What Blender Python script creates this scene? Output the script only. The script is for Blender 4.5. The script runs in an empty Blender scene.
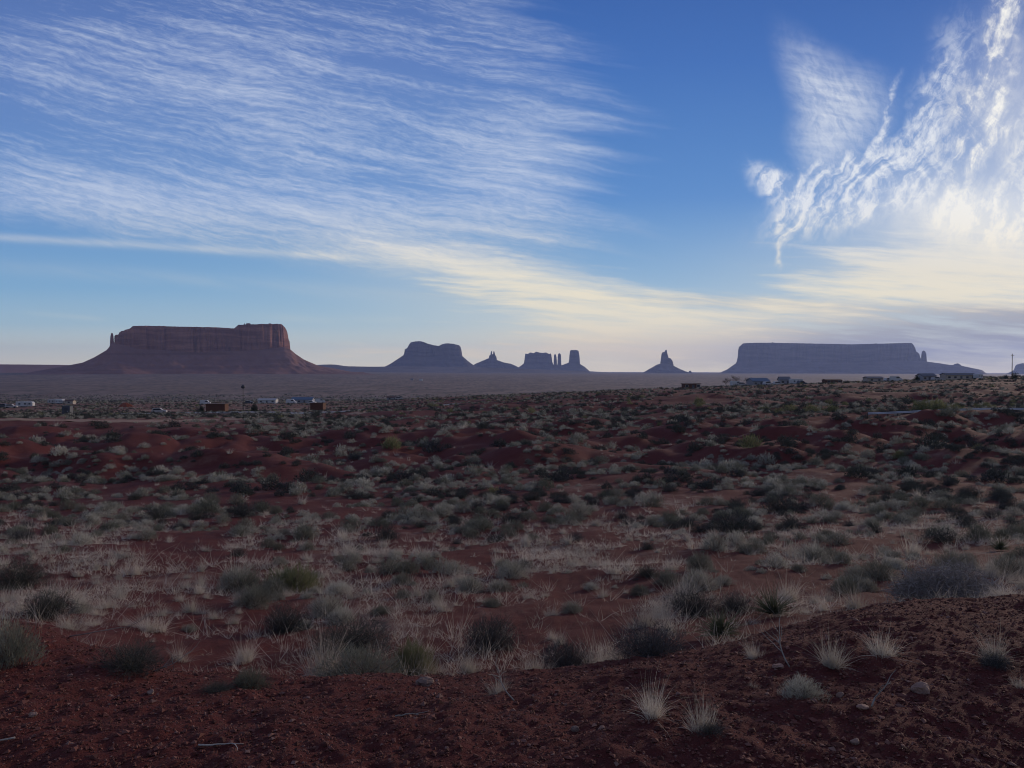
import bpy, math, random
import numpy as np
from mathutils import Vector

# ------------------------------------------------------------------ camera, sky, sun, exposure
scene = bpy.context.scene
col = scene.collection
F, HY = 740.0, 369.0                      # focal length in pixels, eye-level row
cam_d = bpy.data.cameras.new("camera")
cam_d.sensor_width = 36.0
cam_d.lens = F / 1024 * 36
cam_d.clip_start = 0.1
cam_d.clip_end = 60000
cam = bpy.data.objects.new("camera", cam_d)
cam.location = (0, 0, 0)
cam.rotation_euler = (math.radians(90) - math.atan((384 - HY) / F), 0, 0)
col.objects.link(cam)
scene.camera = cam

scene.view_settings.view_transform = 'Standard'
scene.view_settings.look = 'None'
scene.view_settings.exposure = 0.0
scene.view_settings.gamma = 1.0
scene.view_settings.use_curve_mapping = False
scene.cycles.max_bounces = 4
scene.cycles.diffuse_bounces = 2
scene.cycles.glossy_bounces = 1
scene.cycles.transmission_bounces = 2
scene.cycles.volume_bounces = 0
scene.cycles.transparent_max_bounces = 4
scene.cycles.use_denoising = True
scene.cycles.filter_width = 1.05

SUN_AZ, SUN_EL = math.radians(46), math.radians(11.0)
sun_d = bpy.data.lights.new("sun", 'SUN')
sun_d.energy = 2.5
sun_d.angle = math.radians(5)
sun_d.color = (1.0, 0.82, 0.66)
sun = bpy.data.objects.new("sun", sun_d)
sv = Vector((math.sin(SUN_AZ) * math.cos(SUN_EL), math.cos(SUN_AZ) * math.cos(SUN_EL), math.sin(SUN_EL)))
sun.rotation_euler = sv.to_track_quat('Z', 'Y').to_euler()
sun.location = sv * 100
col.objects.link(sun)


# small expression helper: python arithmetic -> math nodes
class E:
    nt = None

    def __init__(s, sock): s.s = sock

    @staticmethod
    def m(op, *a, clamp=False):
        n = E.nt.nodes.new('ShaderNodeMath'); n.operation = op; n.use_clamp = clamp
        for i, v in enumerate(a):
            if isinstance(v, E): E.nt.links.new(v.s, n.inputs[i])
            else: n.inputs[i].default_value = v
        return E(n.outputs[0])

    def __add__(s, o): return E.m('ADD', s, o)
    __radd__ = __add__
    def __sub__(s, o): return E.m('SUBTRACT', s, o)
    def __rsub__(s, o): return E.m('SUBTRACT', o, s)
    def __mul__(s, o): return E.m('MULTIPLY', s, o)
    __rmul__ = __mul__
    def __truediv__(s, o): return E.m('DIVIDE', s, o)
    def __rtruediv__(s, o): return E.m('DIVIDE', o, s)
    def __neg__(s): return E.m('MULTIPLY', s, -1.0)


def clamp01(a): return E.m('ADD', a, 0.0, clamp=True)
def emax(a, b): return E.m('MAXIMUM', a, b)
def eabs(a): return E.m('ABSOLUTE', a)
def epow(a, b): return E.m('POWER', a, b)


def sstep(a, b, x):
    n = E.nt.nodes.new('ShaderNodeMapRange'); n.interpolation_type = 'SMOOTHSTEP'
    E.nt.links.new(x.s, n.inputs['Value'])
    n.inputs['To Min'].default_value = 0; n.inputs['To Max'].default_value = 1
    for k, v in (('From Min', a), ('From Max', b)):
        if isinstance(v, E): E.nt.links.new(v.s, n.inputs[k])
        else: n.inputs[k].default_value = v
    return E(n.outputs['Result'])


def comb(x, y, z=0.0):
    n = E.nt.nodes.new('ShaderNodeCombineXYZ')
    for i, v in enumerate((x, y, z)):
        if isinstance(v, E): E.nt.links.new(v.s, n.inputs[i])
        else: n.inputs[i].default_value = v
    return E(n.outputs[0])


def noise(vec, scale=1.0, detail=4.0, rough=0.55, dist=0.0):
    n = E.nt.nodes.new('ShaderNodeTexNoise'); n.noise_dimensions = '3D'
    if vec is not None: E.nt.links.new(vec.s, n.inputs['Vector'])
    n.inputs['Scale'].default_value = scale; n.inputs['Detail'].default_value = detail
    n.inputs['Roughness'].default_value = rough; n.inputs['Distortion'].default_value = dist
    return E(n.outputs['Fac'])


def mixc(f, a, b):
    n = E.nt.nodes.new('ShaderNodeMix'); n.data_type = 'RGBA'
    ins = [i for i in n.inputs if i.type == 'RGBA']
    fs = n.inputs['Factor'] if n.inputs['Factor'].type == 'VALUE' else n.inputs[0]
    if isinstance(f, E): E.nt.links.new(f.s, fs)
    else: fs.default_value = f
    for sck, v in zip(ins, (a, b)):
        if isinstance(v, E): E.nt.links.new(v.s, sck)
        else: sck.default_value = (*v, 1)
    return E([o for o in n.outputs if o.type == 'RGBA'][0])


def gauss(U, V, px, py, a, b, ang=0.0):
    """soft elliptical patch of sky; px,py,a,b in units of 1/740 from straight ahead at eye level"""
    cu, cv = (px - 512) / F, (HY - py) / F
    du, dv = U - cu, V - cv
    c, s = math.cos(ang), math.sin(ang)
    p = (du * c + dv * s) * (F / a)
    q = (dv * c - du * s) * (F / b)
    return E.m('EXPONENT', -(p * p + q * q))


def stroke(U, V, x0, y0, x1, y1, w):
    """soft straight streak between two sky points"""
    u0, v0, u1, v1 = (x0 - 512) / F, (HY - y0) / F, (x1 - 512) / F, (HY - y1) / F
    L = math.hypot(u1 - u0, v1 - v0); c, s = (u1 - u0) / L, (v1 - v0) / L
    du, dv = U - u0, V - v0
    p = du * c + dv * s
    q = (dv * c - du * s) * (F / w)
    return E.m('EXPONENT', -(q * q)) * sstep(-0.1 * L, 0.25 * L, p) * sstep(1.1 * L, 0.75 * L, p)


world = bpy.data.worlds.new("World")
scene.world = world
world.use_nodes = True
world.cycles.sampling_method = 'MANUAL'
world.cycles.sample_map_resolution = 256
nt = world.node_tree
nt.nodes.clear()
E.nt = nt
tc = nt.nodes.new('ShaderNodeTexCoord')
sep = nt.nodes.new('ShaderNodeSeparateXYZ')
nt.links.new(tc.outputs['Generated'], sep.inputs[0])
dx, dy, dz = E(sep.outputs[0]), E(sep.outputs[1]), E(sep.outputs[2])
yy = emax(eabs(dy), 0.25)
U, V = dx / yy, dz / yy
skyn = nt.nodes.new('ShaderNodeTexSky')
skyn.sky_type = 'NISHITA'; skyn.sun_disc = False
skyn.sun_elevation = SUN_EL; skyn.sun_rotation = SUN_AZ
skyn.altitude = 1600; skyn.air_density = 1.0; skyn.dust_density = 0.6; skyn.ozone_density = 2.0
sky = E(skyn.outputs[0])
SKY_S = 0.1
hs = nt.nodes.new('ShaderNodeHueSaturation')
hs.inputs['Saturation'].default_value = 1.05; hs.inputs['Value'].default_value = 1.0
nt.links.new(sky.s, hs.inputs['Color'])
K = 1.0 / SKY_S
rampn = nt.nodes.new('ShaderNodeValToRGB')
stops = [(0.0, (1.0, 0.90, 0.66)), (0.05, (0.78, 0.82, 0.70)), (0.11, (0.42, 0.60, 0.70)), (0.20, (0.235, 0.45, 0.68)), (0.42, (0.100, 0.265, 0.60)), (0.75, (0.050, 0.158, 0.48)), (1.0, (0.032, 0.108, 0.38))]
cr = rampn.color_ramp
cr.elements[0].position = stops[0][0]; cr.elements[0].color = (*stops[0][1], 1)
cr.elements[1].position = stops[-1][0]; cr.elements[1].color = (*stops[-1][1], 1)
for p_, c_ in stops[1:-1]:
    e_ = cr.elements.new(p_); e_.color = (*c_, 1)
nt.links.new((V / 0.55).s, rampn.inputs[0])
vm = nt.nodes.new('ShaderNodeVectorMath'); vm.operation = 'SCALE'; vm.inputs['Scale'].default_value = K
nt.links.new(rampn.outputs[0], vm.inputs[0])
base = mixc(0.93, E(hs.outputs[0]), E(vm.outputs[0]))       # air colour over the physical sky
#                         # cloud colours below are final radiance, scaled with the sky

# warp fields shared by the clouds
w1 = noise(comb(U * 3.0, V * 5.0, 1.7), 1.0, 2.0, 0.5) - 0.5
w2 = noise(comb(U * 11.0, V * 15.0, 4.2), 1.0, 3.0, 0.6) - 0.5
Uw, Vw = U + w1 * 0.10 + w2 * 0.05, V + w2 * 0.03 + w1 * 0.03

# --- A: the wide rippled sheet on the left
Vt = V + w1 * 0.035 + w2 * 0.012 + U * 0.17 - U * U * 0.07
f1 = noise(comb(U * 5.0 + w2 * 0.8, Vt * 52.0, 0.0), 1.0, 4.0, 0.6)
f2 = noise(comb(U * 42.0 + w1 * 3.0 + w2 * 2.0, Vt * 190.0 + w2 * 1.5, 3.0), 1.0, 5.0, 0.70)
f4 = noise(comb(U * 4.0 + w1 * 1.2, Vt * 150.0 + w2 * 1.2, 17.0), 1.0, 4.0, 0.62)
f3 = noise(comb(U * 2.0, Vt * 8.0, 7.0), 1.0, 3.0, 0.55)
fA = f1 * 0.42 + f2 * 0.40 + f4 * 0.24 + f3 * 0.36 - 0.21
tip = (noise(comb(U * 2.0, Vt * 34.0, 11.0), 1.0, 3.0, 0.6) - 0.5) * 0.46
edge = (612 - 512) / F - ((V - 0.255) * (V - 0.255)) * 1.5
mA = sstep(0.05, -0.16, U - tip - edge)
vlow = 0.200 - (U + 0.69) * 0.150
mA = mA * sstep(-0.012, 0.030, V + w2 * 0.03 - vlow)
wA = (0.44 + 0.55 * gauss(U, V, 545, 165, 110, 80, 0.15) + 0.46 * gauss(U, V, 110, 200, 240, 40, -0.12)
      + 0.26 * gauss(U, V, 350, 215, 190, 40, -0.15) + 0.30 * gauss(U, V, 505, 5, 55, 26)
      + 0.14 * gauss(U, V, 180, 90, 260, 60, -0.2) + 0.16 * gauss(U, V, 330, 70, 150, 50, -0.2) + 0.16 * gauss(U, V, 80, 90, 170, 50, -0.2))
thA = 0.66 - wA * 0.30
dA = (sstep(thA - 0.07, thA + 0.31, fA) * 0.62 + 0.18 * clamp01(wA)) * mA
strk = 0.42 * stroke(U, V, -160, 228, 420, 262, 4.0) + 0.10 * stroke(U, V, -60, 262, 470, 300, 8.0) + 0.40 * stroke(U, V, 300, 228, 680, 312, 15.0) \
    + 0.10 * stroke(U, V, 20, 312, 110, 320, 2.5) + 0.10 * stroke(U, V, 250, 318, 420, 322, 5.0)
strk = strk * clamp01(f1 * 2.2 - 0.35)

# --- B/E: the fan of streaks low in the middle and the cream deck at the right
Vb = V + w1 * 0.02 + w2 * 0.008
fB = noise(comb(U * 3.2 + 5.0, (Vb + U * 0.10) * 62.0, 2.0), 1.0, 4.0, 0.6)
fB2 = noise(comb(U * 12.0, (Vb + U * 0.06) * 120.0, 9.0), 1.0, 3.0, 0.6)
fB3 = noise(comb(U * 4.0, V * 14.0, 13.0), 1.0, 3.0, 0.6)
tB = fB * 0.45 + fB2 * 0.30 + fB3 * 0.25
wB = (0.62 * gauss(U, V, 470, 268, 140, 34, -0.20) + 0.62 * gauss(U, V, 585, 300, 120, 30, -0.12) + 0.60 * gauss(U, V, 620, 342, 220, 26)
      + 0.35 * gauss(U, V, 400, 352, 200, 9) + 1.15 * gauss(U, V, 970, 268, 200, 48, 0.06) + 0.45 * gauss(U, V, 770, 308, 150, 22, 0.05)
      + 0.30 * gauss(U, V, 380, 322, 90, 8))
thB = 0.63 - wB * 0.30
dB = sstep(thB - 0.02, thB + 0.22, tB) * clamp01(wB * 2.0)
dH = 0.72 * gauss(U, V, 670, 345, 170, 34) + 0.42 * gauss(U, V, 980, 285, 240, 60) + 0.20 * gauss(U, V, 480, 300, 150, 40, -0.15)   # smooth thin veil low in the sky
# grey-violet stratus under it
dS = 0.85 * clamp01(0.60 * gauss(U, V, 880, 308, 260, 7, -0.03) + 0.45 * gauss(U, V, 985, 275, 120, 6, -0.02) + 0.90 * gauss(U, V, 960, 330, 250, 24, 0.02) + 0.70 * gauss(U, V, 960, 356, 330, 24)) * (0.25 + 0.9 * sstep(0.36, 0.60, tB))

# --- C: the feather and frayed tufts
wr = noise(comb(U * 8.0, V * 8.0, 5.5), 1.0, 4.0, 0.62) - 0.5
U2, V2 = U + wr * 0.06 + w2 * 0.045, V + wr * 0.05 - w2 * 0.03
fine = noise(comb((U2 + V * 0.3) * 90.0, (V2 + U * 0.45) * 48.0, 1.0), 1.0, 4.0, 0.68)
curl = noise(comb((U2 + V2 * 0.5) * 34.0, (V2 - U2 * 0.5) * 20.0, 8.0), 1.0, 5.0, 0.70)
rip = noise(comb((U + w1 * 0.1) * 14.0, (V + U * 0.30 + w1 * 0.06 + w2 * 0.02) * 80.0, 6.0), 1.0, 4.0, 0.62)
Px, Py = (U + w1 * 0.03 + w2 * 0.02) * F + 512.0, HY - (V + w2 * 0.02) * F      # units of 1/740 across and down
veil = sstep(-6.0, 40.0, Px - 765.0 - (Py - 25.0) * 0.16) * sstep(-10.0, 70.0, 905.0 - Px - emax(Py - 85.0, 0.0) * 0.30)
veil = veil * sstep(-10.0, 55.0, Py - 18.0 - (Px - 770.0) * 0.50) * sstep(235.0, 120.0, Py)
dV = veil * (0.34 + 0.50 * sstep(0.34, 0.66, rip * 0.5 + fine * 0.5))
wC = (0.80 * gauss(U2, V2, 862, 188, 66, 30, 0.45) + 0.55 * gauss(U2, V2, 830, 170, 40, 22, 0.3) + 0.75 * gauss(U2, V2, 768, 180, 28, 12, -0.4) + 0.5 * gauss(U2, V2, 786, 192, 16, 16)
      + 0.55 * gauss(U2, V2, 798, 222, 28, 9, 0.4) + 0.55 * gauss(U2, V2, 835, 212, 60, 18, 0.2) + 0.55 * gauss(U2, V2, 905, 150, 18, 42, -0.3)
      + 0.45 * stroke(U2, V2, 773, 275, 786, 212, 4.0) + 0.55 * stroke(U2, V2, 866, 165, 898, 66, 6.0) + 0.40 * gauss(U2, V2, 935, 110, 18, 45, -0.35)
      + 0.50 * gauss(U2, V2, 920, 185, 40, 45, -0.4) + 0.40 * gauss(U2, V2, 950, 60, 24, 60, -0.35))
sC_, cC_ = math.sin(0.95), math.cos(0.95)
al, ac = U * cC_ + V * sC_, V * cC_ - U * sC_
strand = noise(comb(al * 15.0 + w1, (ac + wr * 0.09 + w2 * 0.05) * 70.0, 31.0), 1.0, 5.0, 0.60)
dC = clamp01(sstep(0.02, 0.85, wC) * (0.14 + 0.95 * sstep(0.41, 0.62, curl * 0.45 + strand * 0.50 + fine * 0.05)))
# --- D: the bright plume at the right, combed along its length
sa_, ca_ = math.sin(1.25), math.cos(1.25)
along, across = U * ca_ + V * sa_, V * ca_ - U * sa_
comb1 = noise(comb(along * 7.0, (across + wr * 0.05) * 48.0, 15.0), 1.0, 4.0, 0.62)
U3, V3 = U + wr * 0.10 + w2 * 0.04, V + wr * 0.05
wD = (1.0 * stroke(U3, V3, 1006, -40, 985, 150, 13.0) + 0.85 * stroke(U3, V3, 986, 100, 940, 225, 17.0)
      + 0.85 * stroke(U3, V3, 1050, 90, 985, 245, 20.0) + 0.55 * gauss(U3, V3, 985, 230, 80, 30) + 0.55 * gauss(U3, V3, 960, 120, 24, 60, -0.3)
      + 0.55 * gauss(U3, V3, 1110, 120, 70, 170) + 0.9 * gauss(U, V, 1350, 120, 260, 240))
dD = clamp01(sstep(0.06, 1.05, wD) * (0.12 + 0.95 * sstep(0.42, 0.62, comb1 * 0.35 + strand * 0.25 + curl * 0.40)))
dG = 0.50 * gauss(U3, V3, 985, 232, 110, 42) + 0.12 * gauss(U3, V3, 1000, 130, 60, 70, -0.3) + 0.20 * gauss(U3, V3, 1010, 120, 40, 110, -0.1) + 0.30 * gauss(U3, V3, 930, 215, 60, 40)
# unseen cloud veil overhead and behind the camera, added to brighten the ambient light
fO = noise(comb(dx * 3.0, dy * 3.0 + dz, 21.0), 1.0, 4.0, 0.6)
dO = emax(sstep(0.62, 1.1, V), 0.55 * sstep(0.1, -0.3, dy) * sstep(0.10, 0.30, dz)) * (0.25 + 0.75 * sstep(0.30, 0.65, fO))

# glow of the veiled sun through the thin cloud, beyond the right edge of the picture
sd_ = dx * sv.x + dy * sv.y + dz * sv.z
glow = epow(emax(sd_, 0.0), 60.0)

white = (0.62 * K, 0.69 * K, 0.83 * K)
cream = (0.97 * K, 0.87 * K, 0.64 * K)
peach = (1.10 * K, 0.90 * K, 0.58 * K)
grey = (0.34 * K, 0.345 * K, 0.39 * K)
lo = sstep(0.24, 0.09, V)
ccol = mixc(lo, white, cream)
ccol = mixc(sstep(0.070, 0.015, V), ccol, peach)
c = base
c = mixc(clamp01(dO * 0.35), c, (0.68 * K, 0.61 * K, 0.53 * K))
c = mixc(clamp01(dH), c, ccol)
c = mixc(clamp01(dA + strk), c, ccol)
c = mixc(clamp01(dS), c, grey)
c = mixc(clamp01(dB * 0.85), c, ccol)
c = mixc(clamp01(emax(dV, dC)), c, mixc(lo, (0.76 * K, 0.80 * K, 0.87 * K), cream))
c = mixc(clamp01(emax(dD, dG + dD * 0.6)), c, mixc(lo, (0.92 * K, 0.91 * K, 0.87 * K), (0.93 * K, 0.83 * K, 0.62 * K)))
gl = nt.nodes.new('ShaderNodeMix'); gl.data_type = 'RGBA'; gl.blend_type = 'ADD'
gl.inputs[0].default_value = 1.0
gi = [i for i in gl.inputs if i.type == 'RGBA']
nt.links.new(c.s, gi[0])
gc = mixc(glow, (0, 0, 0), (0.14 * K, 0.11 * K, 0.07 * K))
nt.links.new(gc.s, gi[1])
bgn = nt.nodes.new('ShaderNodeBackground')
bgn.inputs['Strength'].default_value = SKY_S
nt.links.new([o for o in gl.outputs if o.type == 'RGBA'][0], bgn.inputs['Color'])
wo = nt.nodes.new('ShaderNodeOutputWorld')
nt.links.new(bgn.outputs[0], wo.inputs['Surface'])

# ------------------------------------------------------------------ helpers
rng = np.random.default_rng(11)
random.seed(5)


class MB:
    def __init__(s): s.v, s.f, s.n = [], [], 0

    def add(s, v, f):
        v = np.asarray(v, float).reshape(-1, 3); f = np.asarray(f, int)
        s.v.append(v); s.f.append(f + s.n); s.n += len(v)
        return s

    def data(s): return np.concatenate(s.v), s.f

    def box(s, c, d, taper=1.0, rz=0.0):
        cx, cy, cz = c; a, b, h = d[0] / 2, d[1] / 2, d[2] / 2
        v = np.array([(-a, -b, -h), (a, -b, -h), (a, b, -h), (-a, b, -h),
                      (-a * taper, -b * taper, h), (a * taper, -b * taper, h), (a * taper, b * taper, h), (-a * taper, b * taper, h)])
        if rz:
            c_, s_ = math.cos(rz), math.sin(rz)
            v[:, :2] = v[:, :2] @ np.array([[c_, s_], [-s_, c_]])
        return s.add(v + np.array(c), [(3, 2, 1, 0), (4, 5, 6, 7), (0, 1, 5, 4), (1, 2, 6, 5), (2, 3, 7, 6), (3, 0, 4, 7)])

    def prism(s, pts, axis, t0, t1):
        """closed 2-D outline (list of (p, z)) extruded along 'x' or 'y'"""
        n = len(pts); v = []
        for t in (t0, t1):
            for p, z in pts: v.append((t, p, z) if axis == 'x' else (p, t, z))
        s.add(v, np.zeros((0, 4), int)); o = s.n - 2 * n
        s.f.append(np.array([[o + i, o + (i + 1) % n, o + n + (i + 1) % n, o + n + i] for i in range(n)]))
        s.f.append(np.array([[o + i for i in range(n)][::-1]])); s.f.append(np.array([[o + n + i for i in range(n)]]))
        return s

    def tube(s, pts, rad, k=5):
        pts = np.asarray(pts, float); n = len(pts)
        rad = np.broadcast_to(np.asarray(rad, float), (n,))
        t = np.gradient(pts, axis=0); t /= np.linalg.norm(t, axis=1)[:, None] + 1e-9
        up = np.where(np.abs(t[:, 2:3]) > 0.9, np.array([[1.0, 0, 0]]), np.array([[0, 0, 1.0]]))
        a = np.cross(t, up); a /= np.linalg.norm(a, axis=1)[:, None] + 1e-9
        b = np.cross(t, a)
        ang = np.arange(k) * 2 * math.pi / k
        v = pts[:, None] + rad[:, None, None] * (np.cos(ang)[None, :, None] * a[:, None] + np.sin(ang)[None, :, None] * b[:, None])
        f = [(i * k + j, i * k + (j + 1) % k, (i + 1) * k + (j + 1) % k, (i + 1) * k + j) for i in range(n - 1) for j in range(k)]
        s.add(v.reshape(-1, 3), f)
        o = s.n - n * k
        s.f.append(np.array([[o + j for j in range(k)][::-1]])); s.f.append(np.array([[o + (n - 1) * k + j for j in range(k)]]))
        return s

    def mesh(s, name, mat, smooth=False):
        v = np.concatenate(s.v); fs = [f for f in s.f if len(f)]
        me = bpy.data.meshes.new(name)
        me.vertices.add(len(v)); me.vertices.foreach_set('co', v.astype(np.float32).ravel())
        loops = np.concatenate([f.ravel() for f in fs])
        tot = np.concatenate([np.full(len(f), f.shape[1]) for f in fs])
        st = np.concatenate([[0], np.cumsum(tot)[:-1]])
        me.loops.add(len(loops)); me.loops.foreach_set('vertex_index', loops.astype(np.int32))
        me.polygons.add(len(tot)); me.polygons.foreach_set('loop_start', st.astype(np.int32))
        me.polygons.foreach_set('loop_total', tot.astype(np.int32))
        me.polygons.foreach_set('use_smooth', np.full(len(tot), smooth))
        me.materials.append(mat); me.update(calc_edges=True)
        return me

    def build(s, name, mat, parent=None, smooth=False):
        o = bpy.data.objects.new(name, s.mesh(name, mat, smooth)); col.objects.link(o)
        if parent is not None: o.parent = parent
        return o


def tag(o, label=None, cat=None, group=None, kind=None):
    if label: o['label'] = label
    if cat: o['category'] = cat
    if group: o['group'] = group
    if kind: o['kind'] = kind
    return o


def empty(name, loc=(0, 0, 0), rz=0.0, label=None, cat=None, group=None):
    o = bpy.data.objects.new(name, None); o.empty_display_size = 0.1
    o.location = loc; o.rotation_euler = (0, 0, rz); col.objects.link(o)
    return tag(o, label, cat, group)


def copy_tree(o, parent=None):
    c_ = o.copy(); col.objects.link(c_)
    if parent is not None: c_.parent = parent
    for ch in list(o.children): copy_tree(ch, c_)
    return c_


# gradient noise in numpy
_perm = np.random.default_rng(3).permutation(4096)
_gr = np.random.default_rng(4).uniform(0, 2 * math.pi, 4096)


def perlin(x, y, seed=0):
    x = np.asarray(x, float); y = np.asarray(y, float)
    xi, yi = np.floor(x).astype(np.int64), np.floor(y).astype(np.int64)
    xf, yf = x - xi, y - yi
    def g(a, b):
        h = _perm[(_perm[(a + seed * 57) & 4095] + b) & 4095]
        return np.cos(_gr[h]), np.sin(_gr[h])
    u, v = xf * xf * xf * (xf * (xf * 6 - 15) + 10), yf * yf * yf * (yf * (yf * 6 - 15) + 10)
    def d(ax, ay, ox, oy):
        gx, gy = g(ax, ay); return gx * ox + gy * oy
    a = d(xi, yi, xf, yf); b = d(xi + 1, yi, xf - 1, yf); c_ = d(xi, yi + 1, xf, yf - 1); e = d(xi + 1, yi + 1, xf - 1, yf - 1)
    return (a + (b - a) * u) * (1 - v) + (c_ + (e - c_) * u) * v * 1.0


def fbm(x, y, oct=4, seed=0, gain=0.5):
    r, a = 0, 1.0
    for i in range(oct):
        r = r + a * perlin(x * 2 ** i, y * 2 ** i, seed + i); a *= gain
    return r


def sst(a, b, x):
    t = np.clip((x - a) / (b - a), 0, 1); return t * t * (3 - 2 * t)


# ------------------------------------------------------------------ materials
def mat_new(name):
    m = bpy.data.materials.new(name); m.use_nodes = True
    m.node_tree.nodes.clear(); E.nt = m.node_tree
    return m


def out_bsdf(color, rough=0.9, bump=None, spec=0.2, metal=0.0, transl=0.0, bump_s=0.5, bump_d=0.02):
    nt_ = E.nt
    b = nt_.nodes.new('ShaderNodeBsdfPrincipled')
    if isinstance(color, E): nt_.links.new(color.s, b.inputs['Base Color'])
    else: b.inputs['Base Color'].default_value = (*color, 1)
    if isinstance(rough, E): nt_.links.new(rough.s, b.inputs['Roughness'])
    else: b.inputs['Roughness'].default_value = rough
    b.inputs['Specular IOR Level'].default_value = spec
    b.inputs['Metallic'].default_value = metal
    if bump is not None:
        n = nt_.nodes.new('ShaderNodeBump'); n.inputs['Strength'].default_value = bump_s; n.inputs['Distance'].default_value = bump_d
        nt_.links.new(bump.s, n.inputs['Height']); nt_.links.new(n.outputs[0], b.inputs['Normal'])
    sh = b.outputs[0]
    if transl:
        t = nt_.nodes.new('ShaderNodeBsdfTranslucent')
        if isinstance(color, E): nt_.links.new(color.s, t.inputs[0])
        else: t.inputs[0].default_value = (*color, 1)
        mx = nt_.nodes.new('ShaderNodeMixShader'); mx.inputs[0].default_value = transl
        nt_.links.new(sh, mx.inputs[1]); nt_.links.new(t.outputs[0], mx.inputs[2]); sh = mx.outputs[0]
    o = nt_.nodes.new('ShaderNodeOutputMaterial'); nt_.links.new(sh, o.inputs['Surface'])


def pos():
    n = E.nt.nodes.new('ShaderNodeNewGeometry'); return E(n.outputs['Position'])


def island():
    n = E.nt.nodes.new('ShaderNodeNewGeometry'); return E(n.outputs['Random Per Island'])


def objcoord():
    n = E.nt.nodes.new('ShaderNodeTexCoord'); return E(n.outputs['Object'])


def objrand():
    n = E.nt.nodes.new('ShaderNodeObjectInfo'); return E(n.outputs['Random'])


def sepxyz(v):
    n = E.nt.nodes.new('ShaderNodeSeparateXYZ'); E.nt.links.new(v.s, n.inputs[0])
    return [E(o) for o in n.outputs]


def foliage_mat(name, a, b, c3, transl=0.2):
    m = mat_new(name)
    k = mixc(island(), a, b)
    k = mixc(sstep(0.15, 1.0, objrand()) * 0.85, k, c3)
    n = noise(pos(), 0.9, 2.0)
    k = mixc(sstep(0.42, 0.62, n) * 0.8, k, c3)
    out_bsdf(k, 0.95, spec=0.1, transl=transl)
    return m


def plain_mat(name, a, var=0.25, rough=0.6, spec=0.3, metal=0.0, scale=3.0):
    m = mat_new(name)
    n = noise(objcoord(), scale, 4.0)
    k = mixc(n, tuple(x * (1 - var) for x in a), tuple(min(1, x * (1 + var)) for x in a))
    out_bsdf(k, rough, spec=spec, metal=metal)
    return m


def wood_mat(name, a, b):
    m = mat_new(name)
    X, Y, Z = sepxyz(objcoord())
    n = noise(comb(X * 1.5, Y * 1.5, Z * 14.0), 1.0, 4.0)
    out_bsdf(mixc(n, a, b), 0.8, spec=0.2)
    return m


M = {}
M['sage'] = foliage_mat('sage_leaves', (0.29, 0.275, 0.215), (0.62, 0.58, 0.46), (0.09, 0.095, 0.066), 0.2)
M['black'] = foliage_mat('dark_brush_twigs', (0.035, 0.036, 0.038), (0.09, 0.088, 0.085), (0.06, 0.064, 0.05), 0.1)
M['grass'] = foliage_mat('dry_grass_blades', (0.42, 0.365, 0.285), (0.70, 0.62, 0.50), (0.34, 0.305, 0.245), 0.3)
M['rabbit'] = foliage_mat('rabbitbrush_leaves', (0.17, 0.165, 0.075), (0.28, 0.265, 0.13), (0.11, 0.12, 0.06), 0.25)
M['yucca'] = foliage_mat('yucca_blades', (0.085, 0.105, 0.055), (0.20, 0.19, 0.115), (0.08, 0.09, 0.05), 0.15)
M['twig'] = foliage_mat('grey_twigs', (0.22, 0.195, 0.165), (0.40, 0.36, 0.31), (0.19, 0.165, 0.14), 0.05)
M['stem'] = plain_mat('woody_stems', (0.10, 0.075, 0.058), 0.4, 0.9, 0.1, scale=30)
M['juniper'] = foliage_mat('juniper_leaves', (0.03, 0.04, 0.025), (0.055, 0.065, 0.04), (0.04, 0.045, 0.03), 0.1)
M['white'] = plain_mat('white_paint', (0.40, 0.39, 0.375), 0.06, 0.5, 0.4)
M['dust_white'] = plain_mat('dusty_white', (0.32, 0.30, 0.28), 0.15, 0.6, 0.3)
M['silver'] = plain_mat('silver_paint', (0.36, 0.37, 0.39), 0.08, 0.35, 0.5, 0.3)
M['dark_paint'] = plain_mat('dark_paint', (0.035, 0.04, 0.055), 0.2, 0.4, 0.5)
M['glass'] = plain_mat('dark_glass', (0.02, 0.024, 0.03), 0.2, 0.08, 0.6)
M['tyre'] = plain_mat('tyre_rubber', (0.02, 0.02, 0.02), 0.3, 0.9, 0.1)
M['blue_roof'] = plain_mat('blue_metal_roof', (0.05, 0.08, 0.12), 0.1, 0.45, 0.4)
M['grey_roof'] = plain_mat('grey_shingles', (0.11, 0.11, 0.12), 0.3, 0.85, 0.2)
M['brown_roof'] = plain_mat('brown_roof', (0.10, 0.06, 0.045), 0.3, 0.85, 0.2)
M['tan_wall'] = plain_mat('tan_siding', (0.33, 0.28, 0.23), 0.15, 0.8, 0.2)
M['grey_wall'] = plain_mat('grey_siding', (0.24, 0.24, 0.25), 0.15, 0.8, 0.2)
M['boards'] = wood_mat('weathered_boards', (0.055, 0.022, 0.013), (0.12, 0.05, 0.03))
M['pole_wood'] = wood_mat('pole_wood', (0.05, 0.035, 0.028), (0.10, 0.075, 0.06))
M['steel'] = plain_mat('galvanised_steel', (0.42, 0.43, 0.45), 0.15, 0.5, 0.5, 0.5)
M['dark_steel'] = plain_mat('dark_steel', (0.04, 0.04, 0.045), 0.3, 0.6, 0.3)

m = mat_new('stone')
k = mixc(noise(objcoord(), 18.0, 5.0), (0.09, 0.06, 0.047), (0.20, 0.145, 0.115))
k = mixc(objrand(), k, mixc(noise(objcoord(), 30.0, 4.0), (0.20, 0.09, 0.06), (0.33, 0.22, 0.17)))
out_bsdf(k, 0.9, noise(objcoord(), 40.0, 4.0), 0.2, bump_s=0.6, bump_d=0.01)
M['stone'] = m

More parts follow.
